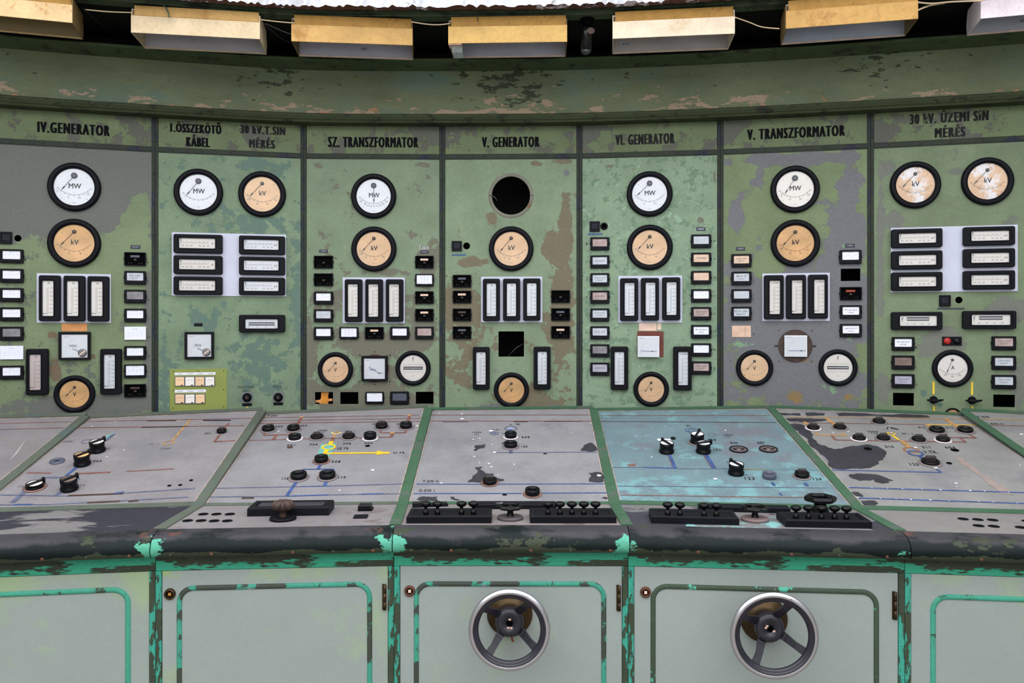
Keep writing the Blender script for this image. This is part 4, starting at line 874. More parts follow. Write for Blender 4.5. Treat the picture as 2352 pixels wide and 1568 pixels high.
# section 0
dl(0, [(-40, 973), (165, 968)], REDL, .006); dl(0, [(-40, 987), (148, 982)], REDL, .006); dl(0, [(-60, 1137), (-8, 1137)], SLATEL, .006)
dp(0, [(20, 1060), (52, 1018), (70, 995), (66, 1000), (40, 1040)], simple('pale_scratch', (160, 158, 156), .6), .0011)
# section 1
dl(1, [(188, 967.5), (585, 960)], REDL, .007); dl(1, [(170, 982), (560, 977)], REDL, .009); dl(1, [(337, 966), (405, 965.5)], DKRUST, .010, .0015); dl(1, [(466, 965), (530, 965)], HOLE, .010, .0015); dl(1, [(325, 981), (430, 979)], DKRUST, .012, .0015)
dl(1, [(526, 972), (513, 984)], REDL, .012); dl(1, [(505, 998), (492, 1014), (541, 1011)], REDL, .012); dl(1, [(437, 964), (396, 1011)], OCHL, .010); dring(1, 387, 1017, 14, .006, OCHL)
dl(1, [(262, 996), (242, 1012)], SLATEL, .016); dl(1, [(214, 1036), (203, 1048)], REDL, .012); dl(1, [(178, 1071), (152, 1092)], BLUL, .014); dl(1, [(182, 1098), (172, 1106)], SLATEL, .012)
dl(1, [(62, 1085), (118, 1086)], REDL, .010); dl(1, [(181, 1087), (254, 1084)], REDL, .013); dl(1, [(290, 1082), (350, 1079), (400, 1076)], REDL, .008)
dl(1, [(90, 1108), (106, 1096), (160, 1096)], SLATEL, .012); dl(1, [(60, 1126), (28, 1154)], SLATEL, .020); dl(1, [(147, 1124), (128, 1138)], SLATEL, .016)
dl(1, [(-10, 1136), (150, 1138.5), (285, 1132), (448, 1121)], SLATEL, .008); dl(1, [(157, 1138), (283, 1133)], DKRUST, .012, .0015); dl(1, [(262, 1132.5), (285, 1130)], BLUL, .012, .0017)
dl(1, [(-20, 1159), (100, 1158.5), (275, 1150), (432, 1141)], SLATEL, .008); dl(1, [(200, 1154), (275, 1150.5)], DKRUST, .012, .0015); dl(1, [(30, 1158.5), (75, 1158)], BLUL, .010, .0015); dl(1, [(295, 1151), (318, 1149)], DKRUST, .014, .0015)
dring(1, 200, 1014, 13, .004, SLATEL); dt(1, '15000', 155, 1014, 22, 4, mat=INKG); dt(1, '502', 246, 1030, 13, 3.5, mat=INKG); dt(1, '302', 224, 1059, 19, 4); dt(1, '114', 187, 1114, 16, 4, mat=INKG); dt(1, '113', 48, 1117, 12, 4, mat=INKG); dt(1, '301', 477, 995.5, 14, 3.5); dt(1, '30 - 1', 354, 1020, 22, 2.5, mat=INKG); dt(1, '15000', 380, 1030, 22, 4, mat=INKG)
dp(1, [(240, 1010), (246, 1000), (262, 993), (258, 1002)], TEALP)
for (x, y) in ((389, 1115.5), (439, 1103), (414, 1114)): ddot(1, x, y, .008, HOLE)
for (x, y) in ((246, 1049), (285, 1034), (212, 979), (265, 969)): ddot(1, x, y, .005)
dp(1, [(340, 1162), (348, 1158), (362, 1157), (362, 1162), (350, 1164)], WHITED)
# section 2
dl(2, [(603, 959), (962, 953)], REDL, .007); dl(2, [(597, 966), (972, 960.5)], REDL, .007); dl(2, [(592, 972), (972, 967)], REDL, .009)
for a in ([(626, 970.5), (622, 977)], [(693, 958), (681, 977)], [(886, 967), (881, 974)], [(941, 953), (936, 971)], [(609, 992), (606, 999), (667, 997.5), (670, 991)], [(634, 999.5), (628, 1009)], [(874, 989), (874, 993.5), (931, 993.5), (932, 987)], [(902, 994), (898, 1004)], [(766, 1005), (761, 1015)]): dl(2, a, REDL, .016 if len(a) == 2 else .012)
dl(2, [(560, 1011), (660, 1009)], REDL, .007); dl(2, [(660, 1008), (900, 1003.5)], REDL, .009)
ddot(2, 693, 958, .010, OCHL); ddot(2, 901, 994, .012, OCHL); ddot(2, 941, 953.5, .012, OCHL)
dring(2, 773, 992.5, 13, .010, simple('faded_yellow', (204, 176, 118), .7), a0=math.pi, a1=2 * math.pi); dl(2, [(769, 996), (766, 1005)], OCHL, .010); dring(2, 773, 992.5, 5, .006, OCHL)
dp(2, [(738, 1019.5), (774, 1018), (756, 1047.5), (727, 1047.5)], TEALP, .0010)
dring(2, 755, 1027, 16.5, .010, YELD, .0018); dl(2, [(761, 1013), (759, 1021)], YELD, .020, .0017); dl(2, [(751, 1033), (746, 1041)], YELD, .018, .0017); dl(2, [(744, 1041.2), (868, 1039.8)], YELD, .015, .0017); dp(2, [(866, 1034.8), (881, 1037.6), (895, 1038), (895, 1041.6), (881, 1042), (865, 1044.8)], YELD, .0018)
for a in ([(737, 1065), (730, 1077.5)], [(692, 1083), (696, 1077.3), (766, 1076.7), (763, 1084)], [(683, 1103), (658, 1139)], [(751, 1103), (745, 1116)]): dl(2, a, BLUL, .014 if len(a) == 2 else .010)
dl(2, [(487, 1121), (690, 1117)], SLATEL, .007); dl(2, [(690, 1117), (760, 1115.5)], BLUL, .008); dl(2, [(760, 1115.5), (932, 1110.5)], SLATEL, .008); dl(2, [(470, 1141), (658, 1139)], SLATEL, .008); dl(2, [(658, 1139), (755, 1136)], BLUL, .010); dl(2, [(755, 1136), (925, 1133)], SLATEL, .008); dl(2, [(830, 1134.5), (880, 1133.5)], BLUL, .010, .0015); dl(2, [(555, 1143.5), (583, 1143)], DKRUST, .012)
for (s, x, y, w) in (('T-SIN', 625, 955, 22), ('302', 641, 979.5, 17), ('303', 697, 977.5, 16), ('306', 720.5, 1020.6, 18), ('308', 797, 1018.8, 18), ('601', 668.6, 1022, 18), ('602', 846.5, 1017.8, 18), ('304', 862, 974, 12), ('305', 917, 974, 12)): dt(2, s, x, y, w, 3.6, .02)
dt(2, 'SZ.TR.', 789, 1030, 28, 4.5, .02); dt(2, 'VI.TR.', 917.5, 1040, 30, 4.5, .02); dt(2, '508', 772, 1060.2, 20, 5.2, .02); dt(2, '118', 655.5, 1099, 15, 5, .02); dt(2, '119', 785.5, 1096.4, 16, 5, .02); dt(2, '35000', 741, 988.5, 22, 3); dt(2, '112', 739, 992.3, 12, 2.6); dt(2, '30 - 1', 804, 989.5, 22, 2.6)
for (x, y, r) in ((856, 1079.6, .011), (780, 1126, .006), (958, 978, .009), (640, 990.5, .006)): ddot(2, x, y, r)
ddot(2, 666, 1027, .014, DKRUST); ddot(2, 844.5, 1024, .012, HOLE)
# section 3
dl(3, [(991, 952.7), (1355, 952.5)], REDL, .008); dl(3, [(990, 966.2), (1357, 966.5)], REDL, .009); dl(3, [(1180, 968.3), (1212, 968.3)], DKRUST, .008, .0015); dl(3, [(1249, 967.5), (1336, 967.5)], DKRUST, .007, .0015); dl(3, [(1017, 968.6), (1076, 968.6)], DARKP, .005, .0015)
dring(3, 1172.9, 984, 14.5, .004, BLUL); dring(3, 1172.9, 984, 6, .009, simple('pale_blue', (150, 160, 200), .6)); dl(3, [(1172.9, 984), (1172.9, 994)], BLUL, .012)
dring(3, 1135, 995, 10.5, .0035, BLUL); dring(3, 1135, 995, 5, .0035, BLUL); dl(3, [(1152, 995), (1160, 995)], BLUL, .004)
dl(3, [(1173, 1009), (1173, 1015)], simple('pale_stub', (160, 150, 158), .6), .014); dl(3, [(1173.5, 1030), (1173.5, 1041)], SLATEL, .016)
dl(3, [(1139, 1039), (1374, 1037.6)], SLATEL, .007); dl(3, [(957, 1111), (1110, 1111.5), (1391, 1110.5)], BLUL, .008); dl(3, [(950, 1133), (1198, 1132.6)], BLUL, .008); dl(3, [(1245, 1132), (1396, 1131.2)], BLUL, .008)
dl(3, [(1248, 1041.5), (1256, 1041.5)], HOLE, .010, .0016); dl(3, [(1154, 1136), (1164, 1136)], HOLE, .012, .0016)
dt(3, 'V', 1173, 975, 5, 3.6); dt(3, '509', 1207.5, 1004.3, 18, 4.6, .02); dt(3, '120', 1204.5, 1025.7, 14, 4.4, .02); dt(3, '15000', 1095.5, 993, 21, 2.6); dt(3, '121', 1094, 997.8, 11, 2.4); dt(3, 'HT-63', 1136, 986.8, 20, 2.6); dt(3, '503', 1223, 1120, 20, 3.5, .02)
dt(3, 'T-SIN II.', 990, 1105.3, 38, 5, .02); dt(3, 'Ü-SIN I.', 982, 1126, 38, 6.5, .02)
z3 = zf(1000, 960, 5.6)
dp(3, [(508, 348), (560, 345), (640, 333), (646, 362), (622, 386), (552, 396), (512, 420), (490, 408), (520, 390)], DARKP, fn=z3)
dp(3, [(515, 628), (600, 622), (602, 636), (575, 650), (600, 670), (632, 688), (640, 705), (745, 712), (748, 728), (742, 748), (800, 768), (880, 785), (886, 800), (860, 808), (800, 812), (640, 822), (420, 824), (422, 808), (470, 778), (480, 740), (545, 690), (520, 655)], DARKP, fn=z3)
dp(3, [(1985, 312), (2010, 318), (2050, 350), (2075, 380), (2082, 415), (2030, 428), (1990, 436), (1950, 425), (1870, 418), (1880, 390), (1905, 350)], DARKP, fn=z3)
dp(3, [(1972, 702), (2010, 705), (2060, 692), (2140, 697), (2150, 730), (2164, 795), (2160, 820), (2100, 828), (2040, 822), (1975, 815), (1985, 790), (1972, 780), (2000, 750), (1995, 725)], DARKP, fn=z3)
ddot(3, 1376, 1092.5, .013, z=.0022); dp(3, [(1028, 68), (1100, 70), (1060, 92)], DARKP, fn=z3); dp(3, [(850, 325), (880, 305), (925, 300), (930, 325), (880, 335)], DARKP, fn=z3)
z9 = zf(920, 1130, 9.046)
dp(3, [(330, 150), (390, 100), (480, 82), (770, 85), (740, 115), (780, 165), (740, 180), (560, 178), (400, 180)], DARKP, fn=z9); dp(3, [(1025, 85), (1110, 95), (1120, 122), (1230, 150), (1200, 175), (1050, 140)], DARKP, fn=z9); dp(3, [(2140, 1020), (2190, 1010), (2235, 1025), (2200, 1042)], DARKP, fn=z3)
for (x, y, r) in ((1061, 962, .013), (1087, 1009.5, .006), (1102, 1007, .006), (1089, 1048.5, .007), (1123, 1065, .008), (1129, 1072, .007), (1128, 989.5, .015), (1181, 1066.5, .006), (1136, 1039, .010), (1130.5, 1020.5, .005), (1014, 1109.5, .007), (1101, 1063, .005), (1144, 1091.5, .005), (1356, 973, .006), (1312, 994, .004), (1061, 951, .009), (1010, 950, .006)): ddot(3, x, y, r)
# section 4
dl(4, [(1377, 953.5), (1768, 953.5)], REDL, .005); dl(4, [(1381, 967.4), (1783, 970)], DKRUST, .006); dl(4, [(1477, 1072.7), (1556, 1075)], BLUL, .010); dl(4, [(1408, 1072.7), (1477, 1072.7)], SLATEL, .005); dl(4, [(1556, 1076), (1705, 1076)], SLATEL, .006); dl(4, [(1705, 1076), (1880, 1078.5)], simple('teal_line', (84, 130, 134), .6), .008); dl(4, [(1705, 1078), (1760, 1078.5)], OCHL, .004, .0015)
dl(4, [(1534.8, 1036), (1551, 1075)], BLUL, .014); dl(4, [(1616.6, 1036), (1641, 1075)], BLUL, .018); dl(4, [(1531, 1038), (1546, 1075)], REDL, .003, .0014); dl(4, [(1612, 1038), (1634, 1075)], REDL, .003, .0014)
dl(4, [(1418, 1115.5), (1900, 1120)], SLATEL, .006); dl(4, [(1425, 1136.5), (1925, 1143)], REDL, .006); dl(4, [(1773, 1107), (1779, 1115)], BLUL, .012); dl(4, [(1848, 1108), (1855, 1116)], BLUL, .014); dl(4, [(1789.7, 1131), (1796, 1137)], BLUL, .008)
dt(4, 'VI.', 1581.5, 978, 11, 4.5, .02); dt(4, '510', 1635.5, 1010, 17, 4.6, .02); dt(4, '121', 1646.5, 1033, 15, 4.6, .02); dt(4, 'SIN', 1685.6, 1017.2, 16, 4.8, .02); dt(4, 'GÉP', 1747, 1016.5, 16, 6, .02); dt(4, '122', 1677, 1062, 14, 5, .02); dt(4, '123', 1721.8, 1098.9, 22, 6, .02); dt(4, '124', 1877, 1100, 19, 5.5, .02); dt(4, '15000', 1672, 999, 22, 2.8); dt(4, '121', 1672, 1003.2, 11, 2.4)
dring(4, 1588.5, 988.5, 15, .004, BLUL); dring(4, 1588.5, 989, 9, .004, BLUL); dring(4, 1635, 998.5, 10, .003, SLATEL)
dp(4, [(1509, 1007), (1539, 1007.5), (1542, 1012), (1511, 1011.5)], WHITED); dp(4, [(1440, 1066), (1461, 1064), (1458, 1070), (1444, 1069)], REDL)
for (x, y, r) in ((1666, 988.5, .007), (1643, 1100, .011), (1460, 1001, .005), (1497, 1050, .006)): ddot(4, x, y, r)
# section 5
dl(5, [(1812, 957.6), (2100, 959.6), (2221, 962)], OCHL, .008); dl(5, [(1822, 970), (2128, 974.5)], REDL, .007); dl(5, [(2128, 974.5), (2243, 976)], YELD, .008)
for a in ([(1896, 958), (1918, 976)], [(1847, 968), (1856, 976)], [(2168, 960), (2201, 982)], [(2127, 973.5), (2139, 981)]): dl(5, a, OCHL, .018, .0014)
for a in ([(1874, 993), (1877, 998.5), (1944, 999.5), (1933, 994)], [(1910, 1000), (1919, 1010), (2218, 1015), (2205, 1004.5)], [(2162, 998), (2166, 1003.7), (2241, 1005.5), (2227, 998)]): dl(5, a, REDL if a[0][0] != 1874 else OCHL, .012)
dring(5, 2047, 996, 9.5, .006, YELD); dl(5, [(2050, 1000), (2065, 1010)], YELD, .012); dl(5, [(2070, 1011.5), (2088, 1027)], OCHL, .022, .0015)
dring(5, 2093, 1033.5, 18.5, .010, simple('brown_ring', (140, 94, 70), .6, var=.2), .0014); dring(5, 2103, 1041, 18.5, .010, BLUL, .0017); dl(5, [(2112, 1046.5), (2124, 1057)], BLUL, .016, .0018)
dl(5, [(1911, 1078.8), (2162, 1084.5), (2147, 1074)], BLUL, .009); dl(5, [(1948, 1119), (2600, 1138)], BLUL, .010); dl(5, [(1970, 1143), (2600, 1164)], BLUL, .010)
for (s, x, y, w, h) in (('312', 2117.5, 981.5, 16, 4), ('313', 2181, 982, 16, 4), ('310', 2042.6, 1026, 19, 5), ('311', 2127, 1027, 18, 5), ('604', 2182, 1027.5, 23, 5), ('V.TR.', 2137.5, 1038.2, 32, 6.2), ('125', 2099.7, 1066.5, 20, 5.6), ('35000', 2005, 991.5, 24, 2.8), ('110', 2009, 995.5, 14, 2.6), ('30 - 1', 2084, 996, 24, 3)): dt(5, s, x, y, w, h, .02)
dp(5, [(2045, 980), (2064, 984.5), (2064, 987), (2046, 983.5)], DARKP); dl(5, [(2037, 986), (2040, 979)], DARKP, .005)
z4 = zf(1780, 930, 4.11)
dp(5, [(125, 183), (200, 175), (265, 185), (300, 220), (345, 265), (360, 290), (348, 300), (430, 375), (470, 380), (500, 400), (560, 415), (640, 408), (760, 385), (880, 370), (960, 385), (1020, 415), (1053, 455), (1040, 490), (1022, 495), (1015, 520), (990, 520), (985, 550), (930, 575), (905, 592), (830, 600), (700, 600), (545, 598), (500, 545), (380, 412), (250, 280), (150, 212)], DARKP, fn=z4)
for q in ([(50, 72), (240, 77), (245, 98), (60, 95)], [(283, 73), (470, 77), (455, 98), (300, 102)], [(570, 76), (900, 84), (1440, 98), (1470, 116), (1100, 112), (600, 103)], [(105, 122), (300, 125), (470, 130), (485, 142), (440, 152), (130, 150)], [(695, 655), (860, 648), (1000, 665), (1120, 712), (1060, 718), (1080, 728), (1020, 740), (950, 725), (930, 700), (900, 712), (790, 712), (720, 690)], [(720, 820), (790, 820), (830, 850), (830, 865), (760, 858)], [(810, 905), (940, 900), (978, 930), (940, 950), (850, 950)]): dp(5, q, DARKP, fn=z4)
dp(5, [(1690, 478), (1780, 505), (1900, 600), (2050, 700), (2250, 850), (2130, 828), (2000, 730), (1860, 620), (1740, 530)], BROWNP, fn=z4)
for (x, y, rx) in ((1993, 1031, .018), (2193, 1033.8, .018), (2180, 1064, .012)): ddot(5, x, y, rx, HOLE, .0020, rx)
for (x, y, r) in ((2046, 965.7, .004), (2047, 994, .006), (2103, 1028, .010), (2149, 1074.5, .012), (2196, 1110, .008), (1914, 994.5, .006), (1948, 991.5, .007), (2197, 1118, .004)): ddot(5, x, y, r)
for i in range(9): x = 1955 + i * 43.5 + random.uniform(-14, 14); ddot(5, x, 1119.2 + (x - 1948) * .0292, random.choice((.003, .004, .006)), z=.002); ddot(5, x + 20, 1143.5 + (x - 1950) * .0333, random.choice((.003, .005)), z=.002)
# section 6
dl(6, [(2245, 961.5), (2420, 965)], OCHL, .008); dl(6, [(2269, 976), (2420, 979)], REDL, .008); dt(6, 'T-SIN', 2258, 957.5, 26, 4, .02); dt(6, 'Ü-SIN II', 2283, 973, 40, 4, .02)
for (x, y, r) in ((2346, 997.5, .010), (2343, 1068.5, .004)): ddot(6, x, y, r)

for k in range(7):
    fs, fl, fc = S[k], LD[k], CF[k]; L = (Vector(C[k + 1]) - Vector(C[k])).length
    root = thing('console_section', UD[k], 'console', fs.M(), 'sections of the curved control console'); UNIT.append(root)
    inv = root.matrix_world.inverted()
    def part(mb, name, M):
        o = mb.build(name, root); o.matrix_parent_inverse = Matrix(); o.matrix_local = inv @ M; return o
    # sloped top, writing and inlaid diagram in the same mesh
    q = [sl(k, K[k]), sl(k, K[k + 1]), sl(k, B[k + 1]), sl(k, B[k])]
    mb = SURF[k]
    for (a_, b_, sg) in ((q[0], q[3], 1), (q[1], q[2], -1)): mb.line([(a_[0] + sg * .024, a_[1] + .02), (b_[0] + sg * .024, b_[1])], .004, .0009, EDGEP)
    mb.line([(q[3][0], q[3][1] - .004), (q[2][0], q[2][1] - .004)], .006, .0009, EDGEP)
    mb.loops([[(x, y, -.02) for x, y in q], [(x, y, 0) for x, y in q]], SM[k], cap0=True, cap1=True)
    mb.build('sloped_top', root)
    green = GSTR if k >= 3 else GSTRD
    # rear rail and crease rail
    def dirn(a, b): d = (b[0] - a[0], b[1] - a[1]); l = math.hypot(*d); return d[0] / l, d[1] / l
    mb = MB(); d0, d1 = dirn(q[3], q[2]); n0, n1 = -d1, d0
    mb.loops([[(q[3][0], q[3][1], z), (q[2][0], q[2][1], z), (q[2][0] + n0 * .035, q[2][1] + n1 * .035, z), (q[3][0] + n0 * .035, q[3][1] + n1 * .035, z)] for z in (-.02, .006)], green, cap1=True, cap0=True); mb.build('rear_rail', root)
    mb = MB(); w = .034 if k not in (2, 3) else .022
    mb.loops([[(q[0][0], q[0][1], z), (q[1][0], q[1][1], z), (q[1][0], q[1][1] + w, z), (q[0][0], q[0][1] + w, z)] for z in (-.002, .0022)], green, cap1=True); mb.build('crease_rail', root)
    # divider strip on this section's near-left edge
    mb = MB(); a, b = q[0], q[3]; rise = 0.0
    if k > 0:
        b2 = S[k - 1].M(*sl(k - 1, B[k])).translation; rise = max(0.0, (b2 - fs.o).dot(fs.z))
    mb.bar(a, b, .042, -.001, .0045, GSTR if k >= 3 else GSTRD, .001)
    for i in range(4): t = (i + .5) / 4; mb.lathe([(.004, .0045), (.003, .006)], GSTRD, 8, cx=a[0] + (b[0] - a[0]) * t, cy=a[1] + (b[1] - a[1]) * t, cap1=True)
    for i_, (x_, y_, z_) in enumerate(mb.v):
        if z_ > 0: mb.v[i_] = (x_, y_, z_ + rise * max(0, min(1, y_ / b[1])) + .001)
    mb.build('seam_strip', root)
    # ledge
    p = [ld(k, offs(C, k, -.042)), ld(k, offs(C, k + 1, -.042)), ld(k, K[k + 1]), ld(k, K[k])]
    mb = MB(); mb.loops([[(x, y, -.02) for x, y in p], [(x, y, 0) for x, y in p]], LM[k], cap0=True, cap1=True); part(mb, 'front_ledge', fl.M())
    mb = MB(); mb.bar(p[0], p[3], .042, -.001, .0045, GSTR if k >= 3 else GSTRD, .001); part(mb, 'ledge_seam_strip', fl.M())
    # rounded nose
    prof = [(-.042, -.690), (-.022, -.6905), (0, -.692), (.018, -.6955), (.034, -.702), (.047, -.713), (.054, -.727), (.056, -.742), (.052, -.754), (.044, -.762), (.034, -.7645), (.0, -.7645)]
    mb = MB(); Lp = []
    for (d, h) in prof:
        a = offs(C, k, d); b = offs(C, k + 1, d); row = []
        for t in (0.0015 / L, 1 - .0015 / L):
            pt = Vector((a[0] + (b[0] - a[0]) * t, a[1] + (b[1] - a[1]) * t, EYE + h)) - fc.o
            row.append((pt.dot(fc.x), pt.dot(fc.y), pt.dot(fc.z)))
        Lp.append(row)
    mb.loops(Lp, nose_mat(k, L), smooth=True, closed=False)
    NM = mb.mats[0]
    for i in range(6):
        xx = L * (i + .5) / 6; mb.lathe([(.006, 0), (.005, .003), (.002, .004)], RUST if i % 2 else NM, 10, cx=xx, cy=-.752, cap1=True)
    for vtx in range(len(Lp) * 2, len(mb.v)): x_, y_, z_ = mb.v[vtx]; mb.v[vtx] = (x_, y_, z_ + .052)
    part(mb, 'rounded_nose', fc.M())
    mb = MB(); mb.box(.0005, L - .0005, -.820, -.7645, -.012, .0, AP, .0015)
    for i in range(6): mb.lathe([(.005, 0), (.004, .003)], AP, 10, cx=L * (i + .7) / 6, cy=-.785, cap1=True)
    part(mb, 'apron_rail', fc.M())
    for xa, xb in ((.0006, .0195), (L - .0195, L - .0006)):
        mb = MB(); mb.box(xa, xb, -1.46, -.8205, -.014, .001, POSTM, .001)
        for i in range(5): mb.lathe([(.0045, .001), (.003, .004)], POSTM, 8, cx=(xa + xb) / 2, cy=-.84 - i * .11, cap1=True)
        part(mb, 'corner_post', fc.M())
    # body behind
    mb = MB(); a = ld(k, C[k]); pts = [(.012, .03), (L - .012, .03)] + [ld(k, (B[k + 1][0], B[k + 1][1])), ld(k, (B[k][0], B[k][1]))]
    pts[2] = (pts[2][0] - .012, pts[2][1]); pts[3] = (pts[3][0] + .012, pts[3][1])
    mb.loops([[(x, y, -.80) for x, y in pts], [(x, y, -.025) for x, y in pts]], simple('carcass_paint', (92, 108, 92), .6), cap0=True, cap1=True)
    pt = [(.012, .03 + .0), (L - .012, .03), (L - .02, .05), (.02, .05)]
    part(mb, 'carcass', fl.M())
    # door
    DM = door_m(k, L); mb = MB(); x0, x1 = .0205, L - .0205
    mb.box(x0, x1, -1.455, -.8215, -.016, -.003, DM, .0015)
    door = part(mb, 'door', fc.M())
    def dpart(mb, name):
        o = mb.build(name, door); return o
    DB = {1: (-300, 300, 1363, 1363), 2: (405, 855, 1340, 1340), 3: (950, 1393, 1335, 1335), 4: (1494, 2020, 1341, 1353), 5: (2137, 2700, 1363, 1363)}.get(k)
    if DB: ua = fc.at(DB[0], 1450)[0]; ub = fc.at(DB[1], 1450)[0]; vt = fc.at((DB[0] + DB[1]) / 2 if k in (2, 3, 4) else (DB[1] if k == 1 else DB[0]), (DB[2] + DB[3]) / 2)[1]
    else: ua, ub, vt = .07, L - .07, -.88
    if k == 1: ua = .07; vt = fc.at(200, 1351)[1]
    if k == 5: ub = L - .07
    w = ub - ua; h = vt + 1.41; r = .056; bw = .018
    mb = MB(); bm = {1: BEADT, 2: BEADM, 3: BEADM, 4: BEADD, 5: BEADT}.get(k, BEADT)
    cx, cy = (ua + ub) / 2, (vt - 1.41) / 2
    def lo(i, z): return [(x, y, z) for x, y in rr(w - 2 * i, h - 2 * i, r - i, 8, cx, cy)]
    mb.loops([lo(0, -.004), lo(.001, -.0008), lo(bw * .35, .0022), lo(bw * .7, .0022), lo(bw * .95, -.0005), lo(bw, -.004)], bm, smooth=True)
    dpart(mb, 'door_molding')
    LK = {2: (390, 1364, True), 3: (941, 1357, False), 4: (1483, 1360, False)}.get(k)
    if LK:
        u, v = fc.at(LK[0], LK[1]); mb = MB(); mb.lathe([(.019, -.003), (.018, .004), (.013, .006), (.0115, .005), (.011, -.002)], BRASS if LK[2] else RUST, 26, cx=u, cy=v)
        mb.disc(u, v, .0112, -.0015, HOLE, 16); mb.box(u - .005, u + .005, v - .005, v + .005, -.0015, .003, simple('lock_core', (170, 110, 50), .5) if LK[2] else TANP); dpart(mb, 'lock')
    HG = {2: (884, 1341, 1400), 3: (1422, 1343, 1402), 4: (2056, 1358, 1422)}.get(k)
    if HG:
        u, v = fc.at(HG[0], (HG[1] + HG[2]) / 2); hh = abs(fc.at(HG[0], HG[1])[1] - fc.at(HG[0], HG[2])[1]); mb = MB()
        for i in range(3): L_ = [(u, v - hh / 2 + hh * i / 3 + .001, .004), (u, v - hh / 2 + hh * (i + 1) / 3 - .001, .004)]; mb.tube(L_, .0055, BRASS, 10)
        mb.box(u - .009, u, v - hh / 2, v + hh / 2, -.003, .001, BRASS); dpart(mb, 'hinge')

# ------------------------------------------------------------------ switches and sockets on the desk
GRP = 'turn switches of the console'
def ring(k, x, y, desc, washer=None, tall=.018, R=.029, fin=False, low=False):
    f = S[k]; u, v = f.at(x, y, tall * .6); t = thing('panel_switch', desc, 'switch', f.M(u, v, .0018), GRP)
    if washer is not None: mb = MB(); mb.lathe([(R * 1.32, 0), (R * 1.30, .0015), (R * .9, .002)], washer, 30, cap0=True, cap1=True); mb.build('washer', t)
    mb = MB(); mb.lathe([(R, .001), (R * 1.02, tall * .5), (R, tall), (R * .93, tall + .001), (R * .66, tall), (R * .62, tall * .35)], BLACKG if not low else DGREYW, 30)
    mb.disc(0, 0, R * .64, tall * .35, INK, 24); mb.build('socket_ring', t)
    if not fin: mb = MB(); mb.lathe([(R * .2, tall * .35), (R * .18, tall * .7)], HUBM if low else BLACK, 12, cap1=True); mb.build('pin', t)
    else:
        mb = MB(); mb.prism(R * 1.15, R * .5, .004, tall * .35, tall + R * .55, simple('smoky_fin', (50, 44, 44), .3, var=.2, vscale=60), .003); mb.build('turn_grip', t)
    return t
def paddle(k, x, y, desc, top=DIALI, tall=.045, R=.031, rot=35, washer=None):
    f = S[k]; u, v = f.at(x, y, tall); t = thing('turn_switch', desc, 'switch', f.M(u, v, .0018, math.radians(rot)), GRP)
    if washer is not None: mb = MB(); mb.lathe([(R * 1.4, 0), (R * 1.38, .0015), (R, .002)], washer, 30, cap0=True, cap1=True); mb.build('washer', t)
    mb = MB(); mb.lathe([(R * 1.08, .001), (R * 1.08, .010), (R * .95, .014), (R, tall * .7), (R, tall), (R * .93, tall + .001), (R * .88, tall - .002)], BLACKG, 32); mb.build('body', t)
    mb = MB(); mb.disc(0, 0, R * .9, tall - .0015, top, 28); mb.build('window_top', t)
    mb = MB(); mb.bar((0, -R * 1.02), (0, R * 1.15), R * .34, tall - .002, tall + .006, BLACKG, .002); mb.lathe([(R * .22, tall - .012), (R * .22, tall + .008), (R * .15, tall + .011)], BLACKG, 12, cy=R * 1.15, cap1=True, cap0=True); mb.build('turn_grip', t)
    return t
WG = simple('grey_washer', (120, 108, 108), .6, var=.15); WW = simple('white_washer', (214, 202, 204), .6); WR = simple('rusty_washer', (120, 88, 78), .7, var=.25, vscale=40)
paddle(1, 222, 1014, 'white-topped turn switch, upper end of the slanting grey line, IV. GENERATOR side', DIALI, rot=-38)
paddle(1, 187, 1044, 'orange-topped turn switch marked 302 on the console', DIALO, rot=-38)
paddle(1, 79, 1110, 'low white-topped turn switch nearest the dark ledge', DIALI, tall=.018, rot=-40, washer=WR)
paddle(1, 157, 1100, 'turn switch with dull brown top beside the low white-topped one', simple('dull_top', (120, 100, 96), .5), rot=-38)
f = S[1]; u, v = f.at(131.5, 1060); mb = MB(); mb.lathe([(.030, 0), (.029, .004), (.022, .006), (.011, .006), (.010, .001)], DGREYW, 30); mb.disc(0, 0, .0105, .0012, HOLE); o = mb.build('grommet'); o.matrix_world = f.M(u, v, .0018); tag(o, 'flat grey grommet with dark centre, beside the orange-topped switch', 'grommet')
ring(1, 509, 989, 'small black switch marked 301 on the console', None, .012, .022, True)
ring(2, 616, 983, 'open black switch ring marked 302, T-SIN line', WG); ring(2, 674, 982, 'open black switch ring marked 303', WG)
ring(2, 677, 1003, 'open switch ring on white washer, marked 601', WW); ring(2, 728, 1002, 'switch with stubby smoky grip marked 306', WG, .012, fin=True); ring(2, 801, 1001, 'switch with stubby smoky grip marked 308', WG, .014, fin=True)
ring(2, 850, 1000, 'tall open switch ring on white washer, marked 602', WW, .026); ring(2, 876.5, 977, 'switch with upright grip under the copper lines, marked 304', WG, fin=True); ring(2, 932.5, 976, 'open black switch ring marked 305', WG, .022)
ring(2, 738, 1053, 'open black switch ring marked 508, below the yellow arrow', WR, .022); ring(2, 686, 1091, 'open switch ring marked 118 on blue lines', WG, .020, .033); ring(2, 752, 1090, 'open switch ring marked 119 on blue lines', WG, .020, .033)
ring(3, 1173, 998, 'open switch ring on pale washer, marked 509', WW, .022, .028); ring(3, 1173, 1020, 'open switch ring marked 120', WG, .020, .030); ring(3, 1125, 1104, 'switch with stubby grip beside the jagged bare patch, T-SIN II line', WR, .018, fin=True); ring(3, 1223, 1128, 'open switch ring with pale core, marked 503', WR, .022, low=False)
